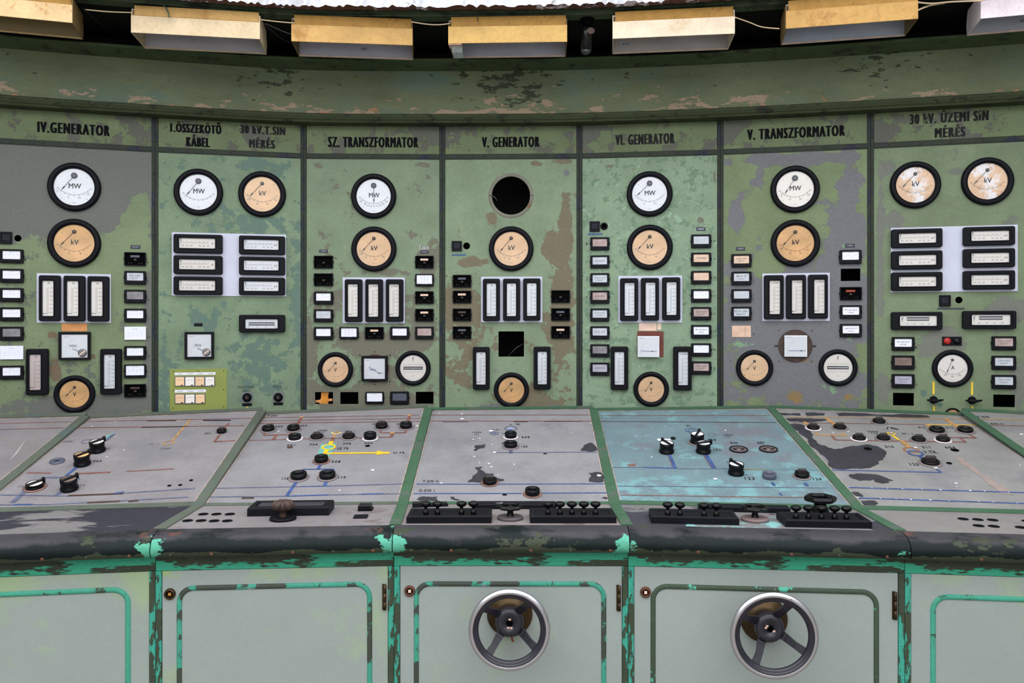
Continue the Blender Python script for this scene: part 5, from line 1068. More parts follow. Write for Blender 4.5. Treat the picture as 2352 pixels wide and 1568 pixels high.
paddle(4, 1602, 996, 'white-topped turn switch marked 510 on the teal section', PAPER, rot=-20, washer=WG); paddle(4, 1616, 1017, 'white-topped turn switch marked 121 on the teal section', PAPER, rot=-70); paddle(4, 1531.5, 1017, 'white-topped turn switch beside a white label on the teal section', PAPER, rot=28)
paddle(4, 1691.5, 1065, 'white-topped turn switch marked 122 on the teal section', PAPER, rot=30); ring(4, 1767, 1091, 'low grey switch ring marked 123', None, .018, .028, low=True); ring(4, 1842, 1089, 'switch with stubby smoky grip marked 124', WG, .018, fin=True)
for (x, y, nm) in ((1696.5, 1033, 'SIN'), (1765, 1032.5, 'GÉP')):
    f = S[4]; u, v = f.at(x, y); t = thing('wall_socket', 'round recessed socket marked %s on the teal section' % nm, 'socket', f.M(u, v, .0018), 'round sockets')
    mb = MB(); mb.lathe([(.041, 0), (.041, .004), (.037, .0045), (.036, .001)], BLACK, 32); mb.build('outer_ring', t)
    mb = MB(); mb.disc(0, 0, .0365, .0008, simple('socket_floor', (96, 84, 86), .5), 30); mb.lathe([(.014, .001), (.013, .006), (.006, .007)], HUBM, 16, cap1=True); mb.bar((-.024, .0), (.024, .0), .008, .001, .005, INK); mb.build('contact_plate', t)
f = S[4]; u, v = f.at(1546, 1008); mb = MB(); mb.lathe([(.011, 0), (.011, .006), (.008, .007)], BLACK, 16, cap1=True); o = mb.build('small_button'); o.matrix_world = f.M(u, v, .0018); tag(o, 'tiny black button beside the white label on the teal section', 'button')
ring(5, 1868, 981, 'switch with upright grip at the corner of the big dark patch', WW, .012, fin=True); ring(5, 1929, 980, 'switch with broad grip at the yellow line end', WG, .012, fin=True); ring(5, 2019, 967, 'switch with square grip set on the top line', WG, .012, fin=True)
ring(5, 1973, 1005, 'switch with pale washer above the dark bare patch', WW, .012, fin=True); ring(5, 2029, 1005, 'switch marked 310 with upright grip', WG, .012, fin=True); ring(5, 2110, 1008, 'switch marked 311 with clear grip', WG, .012, fin=True); ring(5, 2166, 1008, 'switch marked 604 on a pale washer', WW, .014, fin=True)
ring(5, 2152, 986, 'open switch ring marked 312', WG, .016, .033); ring(5, 2217, 986, 'open switch ring marked 313', WG, .016, .033); ring(5, 2137, 1060, 'large switch with smoky grip marked 125', WG, .012, .036, fin=True)

# ------------------------------------------------------------------ controls on the front ledge
def lbox(k, p1, p2, depth):
    f = LD[k]; a = f.at(*p1); b = f.at(*p2); L = math.hypot(b[0] - a[0], b[1] - a[1]); rot = math.atan2(b[1] - a[1], b[0] - a[0])
    return f.M(a[0], a[1], .0006, rot), L
def strip_frame(mb, L, D, H, mat, inset=.018):
    def lp(i, z): return [(i, i, z), (L - i, i, z), (L - i, D - i, z), (i, D - i, z)]
    mb.loops([lp(0, 0), lp(0, H * .82), lp(.004, H), lp(inset, H), lp(inset + .002, H - .004)], mat, cap1=True, cap0=True)
def key_strip(k, p1, p2, knobs, desc, depth=.125, H=.026):
    M, L = lbox(k, p1, p2, depth); t = thing('push_key_strip', desc, 'key strip', M, 'push-key strips on the console ledge')
    mb = MB(); strip_frame(mb, L, depth, H, BLACK); mb.build('housing', t)
    a, b = (Vector(q) for q in (LD[k].at(*p1), LD[k].at(*p2))); e = (b - a).normalized()
    for (x, y) in knobs:
        c = Vector(LD[k].at(x, y, H)); uu = (c - a).dot(e); vv = (c - a).dot(Vector((-e.y, e.x))); vv = min(max(vv, .03), depth - .03)
        mb = MB(); z = H - .004
        mb.lathe([(.0095, z), (.0105, z + .006), (.0105, z + .014), (.006, z + .018), (.0055, z + .026), (.012, z + .029), (.0175, z + .034), (.0185, z + .039), (.016, z + .044), (.008, z + .047), (.001, z + .0475)], BLACKG, 22, cx=uu, cy=vv); mb.build('push_key', t)
    return t
key_strip(3, (933.5, 1202), (1129, 1201.5), [(978, 1179), (1005, 1179), (1060, 1178.5), (1087.5, 1178.5)], 'black strip of four mushroom push keys, grey section')
key_strip(3, (1217.5, 1201.5), (1416, 1201.5), [(1258.6, 1179.5), (1286, 1179.5), (1313.7, 1179.5), (1341, 1179.5), (1368, 1179.5)], 'black strip of five mushroom push keys, grey section')
key_strip(4, (1495.5, 1201.5), (1698, 1206.5), [(1534, 1182), (1562, 1182.5), (1618, 1184.5), (1646, 1184.5)], 'black strip of four mushroom push keys, teal section')
key_strip(4, (1804, 1210.5), (2003, 1214), [(1828, 1188.5), (1857, 1189), (1886.7, 1189.7), (1916.7, 1190), (1944, 1190.5)], 'black strip of five mushroom push keys, teal section')
def plate_box(k, p1, p2, depth, H, desc, card=False):
    M, L = lbox(k, p1, p2, depth); t = thing('ledge_box', desc, 'box', M, 'long black boxes on the ledge')
    mb = MB(); strip_frame(mb, L, depth, H, BLACK, .02); mb.build('housing', t)
    mb = MB(); mb.box(.028, L - .028, .026, depth - .026, H - .006, H - .003, simple('recess_panel', (52, 48, 58), .45)); mb.build('recess_panel', t)
    if card: mb = MB(); mb.bar((L * .28, depth * .4), (L * .46, depth * .62), .018, H - .003, H - .0025, PAPER); mb.build('paper_scrap', t)
plate_box(2, (567.6, 1186), (755.5, 1183.5), .12, .032, 'long black box with sunken top behind the rusty knob')
plate_box(3, (1085, 1169), (1278, 1169), .06, .018, 'long black box with paper scrap behind the handwheel, grey section', True)
plate_box(4, (1606, 1174), (1816, 1179), .052, .020, 'long black box with broken corner behind the handwheel, teal section')
def handwheel(k, x, y, desc, R=.044, H=.046, knurl=True, mat=BLACKG, basem=None):
    f = LD[k]; u, v = f.at(x, y); t = thing('small_handwheel', desc, 'handwheel', f.M(u, v, .0006), 'small handwheels on the ledge')
    mb = MB(); mb.lathe([(R * 1.06, 0), (R * 1.06, .007), (R * 1.02, .009), (R * .3, .0095)], basem or simple('base_disc', (74, 66, 70), .5, var=.2), 36, cap1=True, cap0=True); mb.build('base_disc', t)
    mb = MB(); mb.lathe([(.014, .009), (.011, .016), (.011, H - .012), (.018, H - .006), (.012, H - .002)], mat, 20, cap1=True)
    mb.bar((-R * .85, 0), (R * .85, 0), .012, H - .010, H - .003, mat); mb.bar((0, -R * .85), (0, R * .85), .012, H - .010, H - .003, mat); mb.build('hub', t)
    mb = MB(); n = 64; L_ = []
    for j in range(9):
        b = 2 * math.pi * j / 8; L_.append([])
        for i in range(n):
            a = 2 * math.pi * i / n; rr_ = R - .006 + (.0075 + .0012 * math.cos(a * 8)) * math.cos(b) + .0015 * math.cos(a * 8); L_[-1].append((rr_ * math.cos(a), rr_ * math.sin(a), H - .003 + .0075 * math.sin(b)))
    mb.loops(L_, mat, smooth=True); mb.build('rim', t)
handwheel(3, 1172, 1191, 'small black handwheel between two key strips, grey section')
handwheel(4, 1734, 1194, 'small black handwheel between two key strips, teal section', R=.046, basem=simple('base_disc_b', (112, 92, 92), .6, var=.2))
f = LD[4]; u, v = f.at(1884, 1179); t = thing('small_handwheel', 'black lobed handwheel standing behind five mushroom keys, teal section', 'handwheel', f.M(u, v, .0006), 'small handwheels on the ledge')
mb = MB(); mb.lathe([(.03, 0), (.03, .02), (.022, .03), (.022, .045)], BLACKG, 24, cap1=True); mb.build('pedestal', t)
mb = MB(); n = 64; mb.loops([[((.046 + .010 * math.cos(2 * math.pi * j / 8) + .003 * math.cos(6 * 2 * math.pi * i / n)) * math.cos(2 * math.pi * i / n), (.046 + .010 * math.cos(2 * math.pi * j / 8) + .003 * math.cos(6 * 2 * math.pi * i / n)) * math.sin(2 * math.pi * i / n), .055 + .011 * math.sin(2 * math.pi * j / 8)) for i in range(n)] for j in range(9)], BLACKG, smooth=True); mb.disc(0, 0, .042, .05, BLACKG, 32); mb.build('rim', t)
f = LD[2]; u, v = f.at(650, 1192.5); t = thing('fluted_knob', 'rusty brown fluted knob on a black base disc', 'knob', f.M(u, v, .0006))
mb = MB(); mb.lathe([(.047, 0), (.047, .007), (.043, .010), (.036, .009), (.012, .010)], BLACK, 36, cap1=True, cap0=True); mb.build('base_disc', t)
mb = MB(); mb.lathe([(.013, .009), (.011, .03), (.020, .036)], DKRUST, 20, cap1=True); mb.build('stem', t)
mb = MB(); n = 72; mb.loops([[((r + f_ * math.cos(9 * 2 * math.pi * i / n)) * math.cos(2 * math.pi * i / n), (r + f_ * math.cos(9 * 2 * math.pi * i / n)) * math.sin(2 * math.pi * i / n), z) for i in range(n)] for (r, f_, z) in ((.014, 0, .032), (.030, .004, .036), (.037, .005, .048), (.036, .005, .058), (.028, .003, .066), (.012, 0, .068))], DKRUST, smooth=True, cap1=True); mb.build('fluted_grip', t)
M, L = lbox(2, (822, 1174), (855, 1173.5), .05); t = thing('plug_connector', 'small square black plug near the grey section seam', 'plug', M); mb = MB(); mb.box(0, L, 0, .05, 0, .006, BLACK, .001); mb.build('base_plate', t); mb = MB(); strip_frame(mb, L - .004, .045, .022, BLACKG, .008); mb.build('socket_block', t)
M, L = lbox(2, (811, 1191), (843, 1190.5), .045); mb = MB(); mb.box(0, L, 0, .045, 0, .005, BLACK, .001); o = mb.build('blanking_plate'); o.matrix_world = M; tag(o, 'small flat dark blanking plate in front of the square plug', 'plate')
M, L = lbox(3, (948, 1166), (972, 1165), .03); t = thing('rocker_switch', 'low black rocker switch peeping behind four mushroom keys', 'switch', M); mb = MB(); mb.box(0, L * 3.4, 0, .03, 0, .010, BLACK, .002); mb.build('base_block', t); mb = MB(); mb.box(.0, L, .002, .028, .010, .018, BLACKG, .003); mb.box(L * 2.7, L * 3.3, .002, .028, .010, .014, BLACKG, .003); mb.build('rocker', t)
hc = 0
for (k, pts, where) in ((2, [(467, 1181), (497, 1181), (528, 1181), (431, 1196), (462, 1196), (492, 1196.5), (522, 1196.5)], 'beside the long black box'), (5, [(2212, 1192), (2246, 1193.5), (2280, 1194.5), (2247.7, 1207.6), (2282.7, 1209), (2345, 1211.5), (2360, 1197)], 'on the bare grey ledge')):
    for i, (x, y) in enumerate(pts):
        f = LD[k]; u, v = f.at(x, y); mb = MB(); R = .0185; mb.lathe([(R, 0), (R * .97, .002), (R * .86, .0022), (R * .8, .0006)], BLACK, 24); mb.disc(0, 0, R * .82, .0008, HOLE, 20)
        o = mb.build('hole_plug'); o.matrix_world = f.M(u, v, .0004)
        rown = ('back row, %s from the section seam' if i < 3 else 'front row, %s from the section seam') % ['first', 'second', 'third', 'first', 'second', 'third', 'fourth'][i]
        tag(o, 'round black hole plug, %s, %s' % (rown, where), 'hole plug', 'round hole plugs on the ledge')

# ------------------------------------------------------------------ big handwheels on the doors
def big_wheel(k, x, y, R, hubxy, platexy, rot0, desc, core):
    f = CF[k]; zo = .150; u, v = f.at(x, y, zo); pu, pv = f.at(platexy[0], platexy[1], 0.0)
    pu, pv = (pu + u) / 2, (pv + v) / 2; u, v = pu * .0 + u, v
    t = thing('chrome_handwheel', desc, 'handwheel', f.M(u, v, .001), 'large handwheels on the cabinet doors')
    hz = .085
    mb = MB(); mb.lathe([(.078, -.004), (.078, .006), (.074, .010), (.052, .011), (.050, .016), (.030, .018)], BRASS, 48, cap0=True, cap1=True); mb.bar((0, .054), (0, .072), .002, .011, .0125, YELD); mb.build('scale_plate', t)
    mb = MB(); mb.lathe([(.034, .014), (.036, .05), (.047, .052), (.047, hz), (.043, hz + .010), (.036, hz + .012), (.012, hz + .012), (.011, hz + .004)], IRON, 40)
    mb.disc(0, 0, .0112, hz + .004, HOLE, 16)
    for (ax, ay) in core: mb.box(ax - .004, ax + .004, ay - .003, ay + .003, hz + .011, hz + .0135, CARD, .001)
    mb.build('hub', t)
    for i in range(4):
        a = math.radians(rot0 + 90 * i); mb = MB(); c, s = math.cos(a), math.sin(a)
        L_ = []
        for (rad, z, w_) in ((.030, hz - .010, .030), (.055, hz + .006, .026), (.085, zo - .026, .021), (R - .010, zo - .004, .028)):
            L_.append([(c * rad - s * w_ / 2, s * rad + c * w_ / 2, z), (c * rad + s * w_ / 2, s * rad - c * w_ / 2, z), (c * rad + s * w_ / 2, s * rad - c * w_ / 2, z - .012), (c * rad - s * w_ / 2, s * rad + c * w_ / 2, z - .012)])
        mb.loops(L_, IRON, cap0=True, cap1=True); mb.build('spoke', t)
    mb = MB(); mb.torus(R - .010, .0105, CHROME, zo, 80, 14, a0=math.radians(-60), a1=math.radians(112)); mb.build('chrome_rim', t)
    mb = MB(); mb.torus(R - .0135, .0125, IRON, zo - .003, 80, 14, squash=1.0); mb.torus(R - .022, .010, IRON, zo - .004, 80, 10); mb.build('inner_rim', t)
    return t
t = big_wheel(3, 1170, 1446, .1325, (1170, 1432), (1171, 1416), 52, 'chrome-rimmed handwheel on the door under the T-SIN II section', [(.001, .014), (-.004, -.013), (.006, -.014)])
mb = MB(); mb.tube([(.004, -.030, .05), (.009, -.070, .055), (.014, -.074, .055)], .004, simple('red_oxide_pin', (120, 52, 40), .6), 8); mb.build('locking_pin', t)
big_wheel(4, 1778, 1459, .1385, (1762, 1448), (1755, 1425), 61, 'chrome-rimmed handwheel on the door under the teal section', [(-.014, .004), (-.010, .010), (.012, -.006)])

# ------------------------------------------------------------------ cornice, recess, ceiling
VX = [(-4.35, 3.30), (-3.42, 3.84)] + V + [(3.42, 3.84), (4.12, 3.36)]
def catmull(P_, n=8):
    out = []
    for i in range(len(P_) - 1):
        p0 = Vector(P_[max(i - 1, 0)]); p1 = Vector(P_[i]); p2 = Vector(P_[i + 1]); p3 = Vector(P_[min(i + 2, len(P_) - 1)])
        for j in range(n):
            t = j / n; out.append(.5 * ((2 * p1) + (p2 - p0) * t + (2 * p0 - 5 * p1 + 4 * p2 - p3) * t * t + (3 * p1 - p0 - 3 * p2 + p3) * t ** 3))
    out.append(Vector(P_[-1])); return out
CURVE = catmull(VX)
def cpt(i, d):
    a = CURVE[max(i - 1, 0)]; b = CURVE[min(i + 1, len(CURVE) - 1)]; e = (b - a).normalized(); return (CURVE[i].x + e.y * d, CURVE[i].y - e.x * d)
def sweep(name, prof, mat, smooth=False, jag=None):
    mb = MB(); L_ = []
    for pi, (d, h) in enumerate(prof):
        row = []
        for i in range(len(CURVE)):
            x, y = cpt(i, d); hh = h
            row.append((x, y, EYE + hh))
        L_.append(row)
    for a in range(len(L_) - 1): mb.loops([L_[a], L_[a + 1]], mat if not isinstance(mat, list) else mat[a], smooth=smooth, closed=False)
    return struct(mb.build(name))
FASC = paint('cornice_paint', (104, 112, 84), [((92, 112, 98), 2.2, .54, .14, 5, []), ((52, 60, 42), 14.0, .70, .02, 10, [(-.02, 4.46, .30, .3, .13), (-1.3, 4.4, .2, .3, .08), (1.9, 4.2, .25, .3, .08)]), ((158, 136, 114), 8.0, .655, .015, 10, [(-.02, 4.46, .42, .3, .06), (1.0, 4.4, .5, .3, .03), (-1.0, 4.4, .3, .3, .03)]), ((176, 122, 92), 11.0, .735, .02, 8, [])], seed=121, rough=.5, stretch=(.8, .8, 2.2))
# tan peeling concentrates along the lower half, dark layer thickens upward as painted shade: height is world z here, so bias it with a z ramp
nt = FASC.node_tree; tcn = [n for n in nt.nodes if n.type == 'TEX_COORD'][0]
sep = nt.nodes.new('ShaderNodeSeparateXYZ'); nt.links.new(tcn.outputs['Object'], sep.inputs[0])
for thr, lo_, hi_, am, pk in ((.655, 2.84, 2.69, .105, None), (.735, 2.78, 2.69, .13, None), (.70, 2.72, 2.84, .07, None)):
    for n in [n for n in nt.nodes if n.type == 'MAP_RANGE' and abs(n.inputs['From Min'].default_value - thr) < 1e-4]:
        src = n.inputs['Value'].links[0].from_socket
        r = nt.nodes.new('ShaderNodeMapRange'); r.inputs['From Min'].default_value = lo_; r.inputs['From Max'].default_value = hi_; r.inputs['To Min'].default_value = -.03; r.inputs['To Max'].default_value = am
        nt.links.new(sep.outputs['Z'], r.inputs['Value']); ad = nt.nodes.new('ShaderNodeMath'); nt.links.new(src, ad.inputs[0]); nt.links.new(r.outputs[0], ad.inputs[1]); nt.links.new(ad.outputs[0], n.inputs['Value'])
DKGR = paint('dark_molding_paint', (60, 68, 46), [((42, 46, 36), 10.0, .55, .05, 8, []), ((124, 116, 96), 30.0, .68, .02, 8, [])], seed=131, stretch=(1, 1, 2))
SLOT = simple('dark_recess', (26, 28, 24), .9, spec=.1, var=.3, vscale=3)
sweep('trim_1', [(.10, 1.185), (.104, 1.24), (.112, 1.295), (.126, 1.35), (.148, 1.392), (.165, 1.412)], FASC, smooth=True)
sweep('trim_2', [(0, 1.141), (.092, 1.141), (.098, 1.152), (.104, 1.154), (.114, 1.172), (.116, 1.180), (.110, 1.186), (.10, 1.186)], DKGR)
sweep('trim_3', [(.165, 1.412), (.170, 1.406), (.178, 1.406), (.300, 1.418), (.310, 1.423), (.306, 1.430), (.10, 1.50)], paint('upper_bead_paint', (70, 84, 58), [((50, 56, 42), 10, .55, .06, 8, []), ((150, 128, 104), 22, .70, .02, 8, [])], seed=135, stretch=(1, 1, 2)))
sweep('trim_4', [(.70, 1.572), (.625, 1.572), (.625, 1.545), (.615, 1.542), (.612, 1.536), (.55, 1.533)], paint('beam_paint', (72, 84, 62), [((52, 58, 46), 7, .52, .06, 8, []), ((112, 124, 106), 12, .66, .02, 9, [])], seed=137, stretch=(1, 1, 2)))
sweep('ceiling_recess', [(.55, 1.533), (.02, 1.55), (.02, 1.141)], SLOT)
PLASW = paint('white_plaster', (226, 226, 232), [((150, 140, 142), 9.0, .60, .04, 9, [])], seed=143, bump=.4)
PLAS = paint('broken_plaster', (168, 160, 166), [((72, 46, 38), 5.0, .43, .03, 9, []), ((120, 110, 112), 9.0, .62, .03, 8, [])], seed=141, stretch=(1, 1, 2.5), bump=.5)
# ragged plaster edge between beam and skylight
mb = MB(); rows = [[], [], [], []]
for i in range(len(CURVE) * 5):
    fi = i / 5; i0 = min(int(fi), len(CURVE) - 2); t = fi - i0
    if i0 + 1 >= len(CURVE): break
    def pt(d): a = cpt(i0, d); b = cpt(i0 + 1, d); return (a[0] + (b[0] - a[0]) * min(t, 1), a[1] + (b[1] - a[1]) * min(t, 1))
    j1, j2 = random.uniform(-.007, .007), random.uniform(-.009, .004)
    for r, (d, h) in enumerate(((.66 + j1, 1.548), (.70 + j1, 1.536 + j2 * .5), (.722 + j2, 1.547 + j2), (.73 + j1, 1.575))): q = pt(d); rows[r].append((q[0], q[1], EYE + h))
mb.loops(rows[:3], PLAS, closed=False); mb.loops(rows[2:], PLASW, closed=False); struct(mb.build('ceiling_plaster'))
# luminous glass skylight
SKY = bpy.data.materials.new('skylight_glass'); SKY.use_nodes = True
b_ = SKY.node_tree.nodes['Principled BSDF']; b_.inputs['Base Color'].default_value = (.8, .8, .8, 1); b_.inputs['Emission Color'].default_value = (.93, .96, 1.0, 1); b_.inputs['Emission Strength'].default_value = 3.2
mb = MB(); far = [(cpt(i, .73)[0], cpt(i, .73)[1], EYE + 1.575) for i in range(len(CURVE))]
mb.loops([[(x * 1.0, -3.2, z) for x, y, z in far], far], SKY, closed=False); struct(mb.build('window_1'))
# room shell
RW = paint('room_wall_paint', (140, 142, 140), [((110, 112, 98), 4, .62, .03, 8, [])], seed=151)
back = [offs(V, i, -.34) for i in range(len(V))]; back = [(-2.9, 4.42)] + back[1:-1] + [(2.9, 4.36)]
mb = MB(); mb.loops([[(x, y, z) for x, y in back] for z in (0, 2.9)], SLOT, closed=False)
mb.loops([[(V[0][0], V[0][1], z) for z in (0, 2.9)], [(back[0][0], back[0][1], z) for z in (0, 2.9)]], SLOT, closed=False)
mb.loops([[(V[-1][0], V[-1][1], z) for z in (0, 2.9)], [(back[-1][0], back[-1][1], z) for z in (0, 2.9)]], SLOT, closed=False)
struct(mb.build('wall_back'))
mb = MB(); mb.loops([[(x, y, z) for x, y in ((-4.35, -3.2), (-4.35, 3.3), (-3.42, 3.84), V[0])] for z in (0, 3.075)], RW, closed=False); struct(mb.build('wall_left'))
mb = MB(); mb.loops([[(x, y, z) for x, y in ((4.12, -3.2), (4.12, 3.36), (3.42, 3.84), V[-1])] for z in (0, 3.075)], RW, closed=False); struct(mb.build('wall_right'))
mb = MB(); mb.box(-4.35, 4.12, -3.2, -3.1, 0, 3.075, RW); struct(mb.build('wall_front'))
mb = MB(); mb.face([(-4.4, -3.2, 0), (4.2, -3.2, 0), (4.2, 5.3, 0), (-4.4, 5.3, 0)], simple('floor_linoleum', (120, 112, 100), .5, var=.1, vscale=2)); struct(mb.build('floor'))
mb = MB(); mb.loops([[(V[i][0], V[i][1], z) for i in range(len(V))] for z in (0, .098)], DKGR, closed=False); struct(mb.build('baseboard_back'))

# ------------------------------------------------------------------ ceiling light boxes
def hplane(px, py, h): Z = F * h / (CY - py); return Vector(((px - CX) * Z / F, Z))
OCH = lambda nm, base, lay, sd: paint(nm, base, lay, rough=.5, seed=sd, var=.10, vscale=9, grain=.10, bump=.15)
HM = [OCH('box_spotted', (208, 176, 130), [((176, 120, 62), 14, .58, .10, 8, []), ((120, 70, 30), 40, .72, .04, 6, [])], 1), OCH('box_cream', (206, 184, 150), [((184, 150, 104), 6, .60, .15, 6, []), ((110, 78, 50), 50, .76, .03, 5, [])], 2),
      OCH('box_ochre', (192, 152, 92), [((166, 122, 66), 7, .56, .14, 6, [])], 3), OCH('box_ochre_b', (196, 158, 94), [((174, 134, 72), 9, .56, .14, 6, [])], 4), OCH('box_pale_cream', (214, 196, 172), [((192, 164, 128), 5, .62, .15, 6, []), ((120, 90, 60), 50, .77, .03, 5, [])], 5),
      OCH('box_streaked', (182, 142, 82), [((152, 112, 60), 8, .52, .14, 7, [])], 6), OCH('box_pinkish', (214, 200, 204), [((160, 120, 100), 20, .72, .05, 6, [])], 7)]
FLM = OCH('flange_ochre', (158, 118, 56), [((122, 86, 40), 16, .56, .08, 7, [])], 9)
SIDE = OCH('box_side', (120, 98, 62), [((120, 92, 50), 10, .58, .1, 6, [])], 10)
INN = [simple('inner_white_%s' % n_, c_, .45, var=.08) for n_, c_ in (('a', (150, 132, 96)), ('b', (186, 184, 192)), ('c', (190, 190, 202)), ('d', (186, 186, 198)), ('e', (190, 184, 184)), ('f', (182, 190, 206)), ('g', (180, 184, 194)))]
HH = 1.392
LB = [((-106, 26), (166, 52.6), .225), ((300.6, 74.4), (596.7, 90), .225), ((669, 94.6), (947.6, 104), .223), ((1029.5, 99.7), (1302.7, 95.8), .222), (((1407, 89)), (1688, 77), .224), ((1805, 66), (2109, 43), .225), ((2252.6, 43), (2560, 15), .225)]
LDn = ['rust-spotted orange light box cut off at the picture edge above IV. GENERATOR', 'cream light box with stepped top above the KÁBEL panel', 'ochre light box with sticker 667 above SZ. TRANSZFORMATOR', 'ochre light box with a bent metal flap above V. GENERATOR', 'pale cream light box with blue-inked sticker above VI. GENERATOR', 'streaky ochre light box with bluish inside above V. TRANSZFORMATOR', 'pinkish white light box above the ÜZEMI SIN panel']
STK = [None, None, ('667', .53, .40), None, ('653', .08, .52), None, ('654', .42, .35)]
for i, (a, b, dep) in enumerate(LB):
    pa, pb = hplane(a[0], a[1], HH), hplane(b[0], b[1], HH); w = (pb - pa).length
    f = Fr((pa.x, pa.y, EYE + HH), (pb.x - pa.x, pb.y - pa.y, 0), (0, 0, 1)); t = thing('ceiling_light', LDn[i], 'light fixture', f.M(), 'open light boxes under the ceiling')
    hf = .082; ht = .128; th = .004
    # folded sheet box, open below: front, back, sides, roof
    mb = MB(); M_ = HM[i]
    mb.box(0, w, 0, hf, -th, 0, M_, .0008)
    mb.build('front_panel', t)
    for x0 in (0, w - th):
        mb = MB()
        prof = [(0, -th), (hf, -th), (ht - .01, -.012), (ht - .01, -dep + .012), (.05, -dep - .012), (0, -dep)]
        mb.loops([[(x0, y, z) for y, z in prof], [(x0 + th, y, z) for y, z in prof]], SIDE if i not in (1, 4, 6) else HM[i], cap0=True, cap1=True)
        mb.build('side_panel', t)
    mb = MB(); mb.box(th, w - th, 0, ht - .012, -dep, -dep + th, INN[i]); mb.box(th, w - th, 0, .006, -dep + th, -dep + .010, M_ if i in (0, 1) else TANP); mb.build('rear_reflector', t)
    mb = MB(); mb.box(th, w - th, ht - .016, ht - .012, -dep, -.012, INN[i]); mb.box(.002, w - .002, hf, hf + .003, -.012, -.0005, FLM); mb.build('roof_panel', t)
    mb = MB(); mb.box(.012 if i != 0 else .0, w - .006, hf + .003, ht + .006, -.020, -.010, FLM if i not in (1,) else HM[2], .001); mb.build('top_flange', t)
    if STK[i]:
        s_, fx, fy = STK[i]; mb = MB(); xx = w * fx; yy = .048
        if i != 6: mb.box(xx, xx + .042, yy - .009, yy + .009, -dep + th, -dep + th + .0008, LTW)
        mb.text(s_, xx + .021, yy, .030, .011, -dep + th + .0013, BLUET if i == 4 else INK, bold=.02); mb.build('number_sticker', t)
    if i == 3:
        mb = MB(); mb.box(.0, .066, -.004, .0, -.06, -.004, CARD); mb.loops([[(.010, -.003, -.03), (.066, -.003, -.03)], [(.012, -.022, -.07), (.064, -.022, -.07)], [(.012, -.026, -.14), (.062, -.026, -.14)], [(.012, .0, -dep + .004), (.062, .0, -dep + .004)]], simple('bent_zinc', (184, 192, 190), .45, var=.2, vscale=50), closed=False); mb.build('bent_flap', t)
# cables between the boxes
def cable(pts, desc, r=.003, mat=CABLE, h0=None):
    P_ = []
    for (x, y, z) in pts: P_.append(((x - CX) * z / F, z, EYE + (CY - y) * z / F))
    mb = MB(); mb.tube([tuple(p) for p in catm3(P_)], r, mat, 8); o = mb.build('cable'); tag(o, desc, 'cable', 'cables among the light boxes')
def catm3(P_, n=6):
    out = []; P_ = [Vector(p) for p in P_]
    for i in range(len(P_) - 1):
        p0, p1, p2, p3 = P_[max(i - 1, 0)], P_[i], P_[i + 1], P_[min(i + 2, len(P_) - 1)]
        for j in range(n): t = j / n; out.append(.5 * ((2 * p1) + (p2 - p0) * t + (2 * p0 - 5 * p1 + 4 * p2 - p3) * t * t + (3 * p1 - p0 - 3 * p2 + p3) * t ** 3))
    out.append(P_[-1]); return out
cable([(945, 50, 3.97), (975, 55, 3.97), (1005, 57, 3.97), (1034, 54, 3.96)], 'pale cable sagging from the 667 light box toward V. GENERATOR')
cable([(598, 45, 3.92), (640, 50, 3.93), (676, 53, 3.93)], 'pale cable between the cream and the 667 light box')
cable([(196, 22, 3.78), (250, 27, 3.8), (310, 29, 3.84)], 'pale cable between the spotted and the cream light box')
cable([(1686, 39, 3.83), (1720, 51, 3.86), (1750, 62, 3.86), (1790, 66, 3.80)], 'pale cable drooping between the pale cream and streaky light boxes')
cable([(2104, 5, 3.66), (2140, 8, 3.68), (2190, 4, 3.66), (2256, 2, 3.6)], 'upper pale cable toward the pinkish light box', .004)
cable([(2107, 24, 3.66), (2135, 13, 3.7), (2170, 7, 3.68)], 'short pale cable end behind the streaky light box', .004)
cable([(602, 50, 3.95), (640, 84, 4.1), (668, 100, 4.2)], 'thin grey wire hanging beside the cream light box', .0012, STEEL)
cable([(610, 54, 3.95), (650, 72, 4.0), (675, 80, 4.02)], 'thin grey wire crossing to the 667 light box', .0015, STEEL)
cable([(190, 20, 3.8), (225, 50, 4.0), (250, 74, 4.15)], 'thin wire stay beside the spotted light box', .0012, STEEL)
cable([(356, 20, 3.86), (364, 8, 3.86), (378, 14, 3.84), (386, 28, 3.83), (388, 39, 3.82)], 'dark green twisted wire over the cream light box', .0035, simple('green_wire', (70, 90, 72), .6))
cable([(1099, 30, 3.95), (1097, 42, 3.93), (1098, 49, 3.92)], 'short dark wire hook over the flap light box', .003, DKRUST)
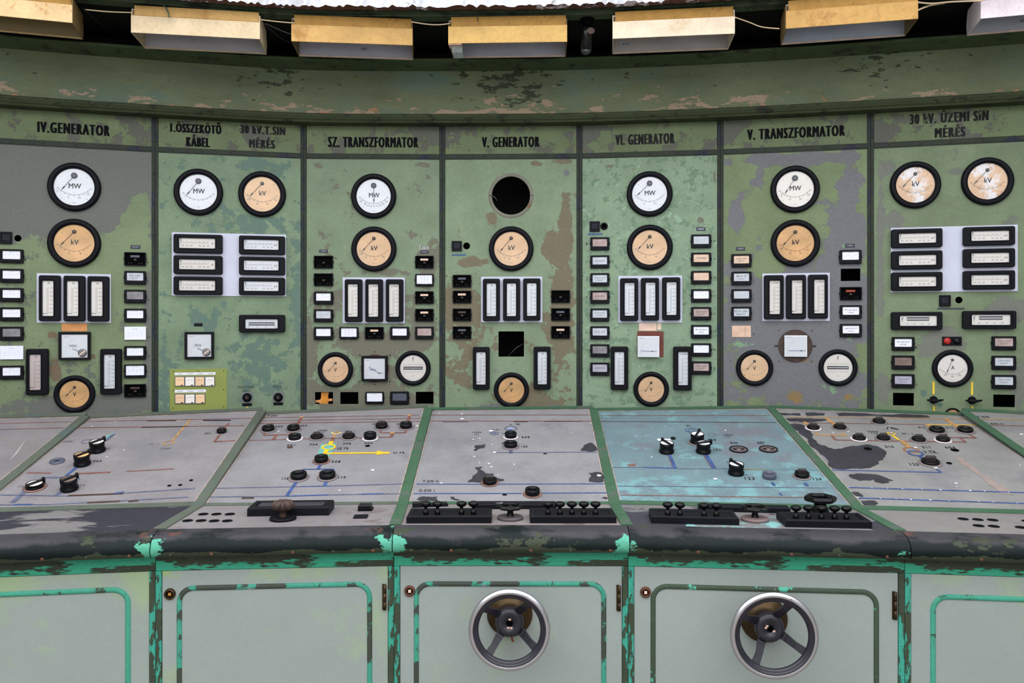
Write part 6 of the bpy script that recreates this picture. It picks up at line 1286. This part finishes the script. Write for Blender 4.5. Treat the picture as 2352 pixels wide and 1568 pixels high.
# tubular lamp hanging in the recess
def wp(x, y, z): return Vector(((x - CX) * z / F, z, EYE + (CY - y) * z / F))
z_ = 4.02; top = wp(1349, 44, z_); bot = wp(1346, 113, z_ + .04)
t = thing('tubular_lamp', 'black tubular lamp with clear glass tip hanging in the dark recess', 'lamp', Matrix.Translation(top))
mb = MB(); mb.loops([[(.036 * math.cos(a) * math.cos(2 * math.pi * i / 24), .036 * math.cos(a) * math.sin(2 * math.pi * i / 24), .036 * math.sin(a)) for i in range(24)] for a in [math.radians(-88 + 22 * j) for j in range(9)]], HOLE, smooth=True); mb.build('ball_mount', t)
d_ = bot - top; mb = MB(); mb.tube([tuple(d_ * .25), tuple(d_ * .5), tuple(d_ * 1.0)], .029, simple('lamp_tube_black', (12, 12, 14), .3), 24); mb.build('lamp_tube', t)
mb = MB(); mb.tube([tuple(d_ * 1.0), tuple(d_ * 1.08), tuple(d_ * 1.16), tuple(d_ * 1.20)], [.028, .027, .018, .004], simple('bulb_glass', (60, 62, 60), .12), 24); mb.build('glass_bulb', t)
q_ = wp(1357, 71, z_ - .035) - top; mb = MB(); mb.lathe([(.020, 0), (.018, .004)], simple('cap_brown', (84, 66, 62), .7), 24, cap0=True, cap1=True); o = mb.build('vent_cap', t); o.location = q_; o.rotation_euler = (math.radians(70), 0, 0)

# ------------------------------------------------------------------ world, lights, camera
w_ = bpy.data.worlds.new('daylight'); scn.world = w_; w_.use_nodes = True; w_.node_tree.nodes['Background'].inputs[0].default_value = (.8, .87, 1, 1); w_.node_tree.nodes['Background'].inputs[1].default_value = .4
# added glowing panes, unseen behind the viewer, to light walls and cabinet fronts
FILLM = bpy.data.materials.new('fill_pane_glow'); FILLM.use_nodes = True; b_ = FILLM.node_tree.nodes['Principled BSDF']; b_.inputs['Emission Color'].default_value = (.86, .92, 1, 1); b_.inputs['Emission Strength'].default_value = 2.4
for i, x in enumerate((-2.4, 0, 2.4)):
    mb = MB(); mb.box(x - .75, x + .75, -3.095, -3.08, .9, 2.7, FILLM); struct(mb.build('window_%d' % (i + 2)))
cam = bpy.data.cameras.new('camera'); co = bpy.data.objects.new('camera', cam); COL.objects.link(co)
co.location = (0, 0, EYE); co.rotation_euler = (math.radians(90), 0, 0)
cam.sensor_width = 36; cam.lens = F / 2352 * 36; cam.shift_y = -(784 - CY) / 2352; cam.shift_x = 0; cam.clip_start = .05
scn.camera = co
vs = scn.view_settings; vs.view_transform = 'Standard'; vs.look = 'None'; vs.gamma = 1; vs.use_curve_mapping = False; vs.exposure = -0.12
scn.cycles.max_bounces = 6; scn.cycles.diffuse_bounces = 4; scn.cycles.transparent_max_bounces = 6
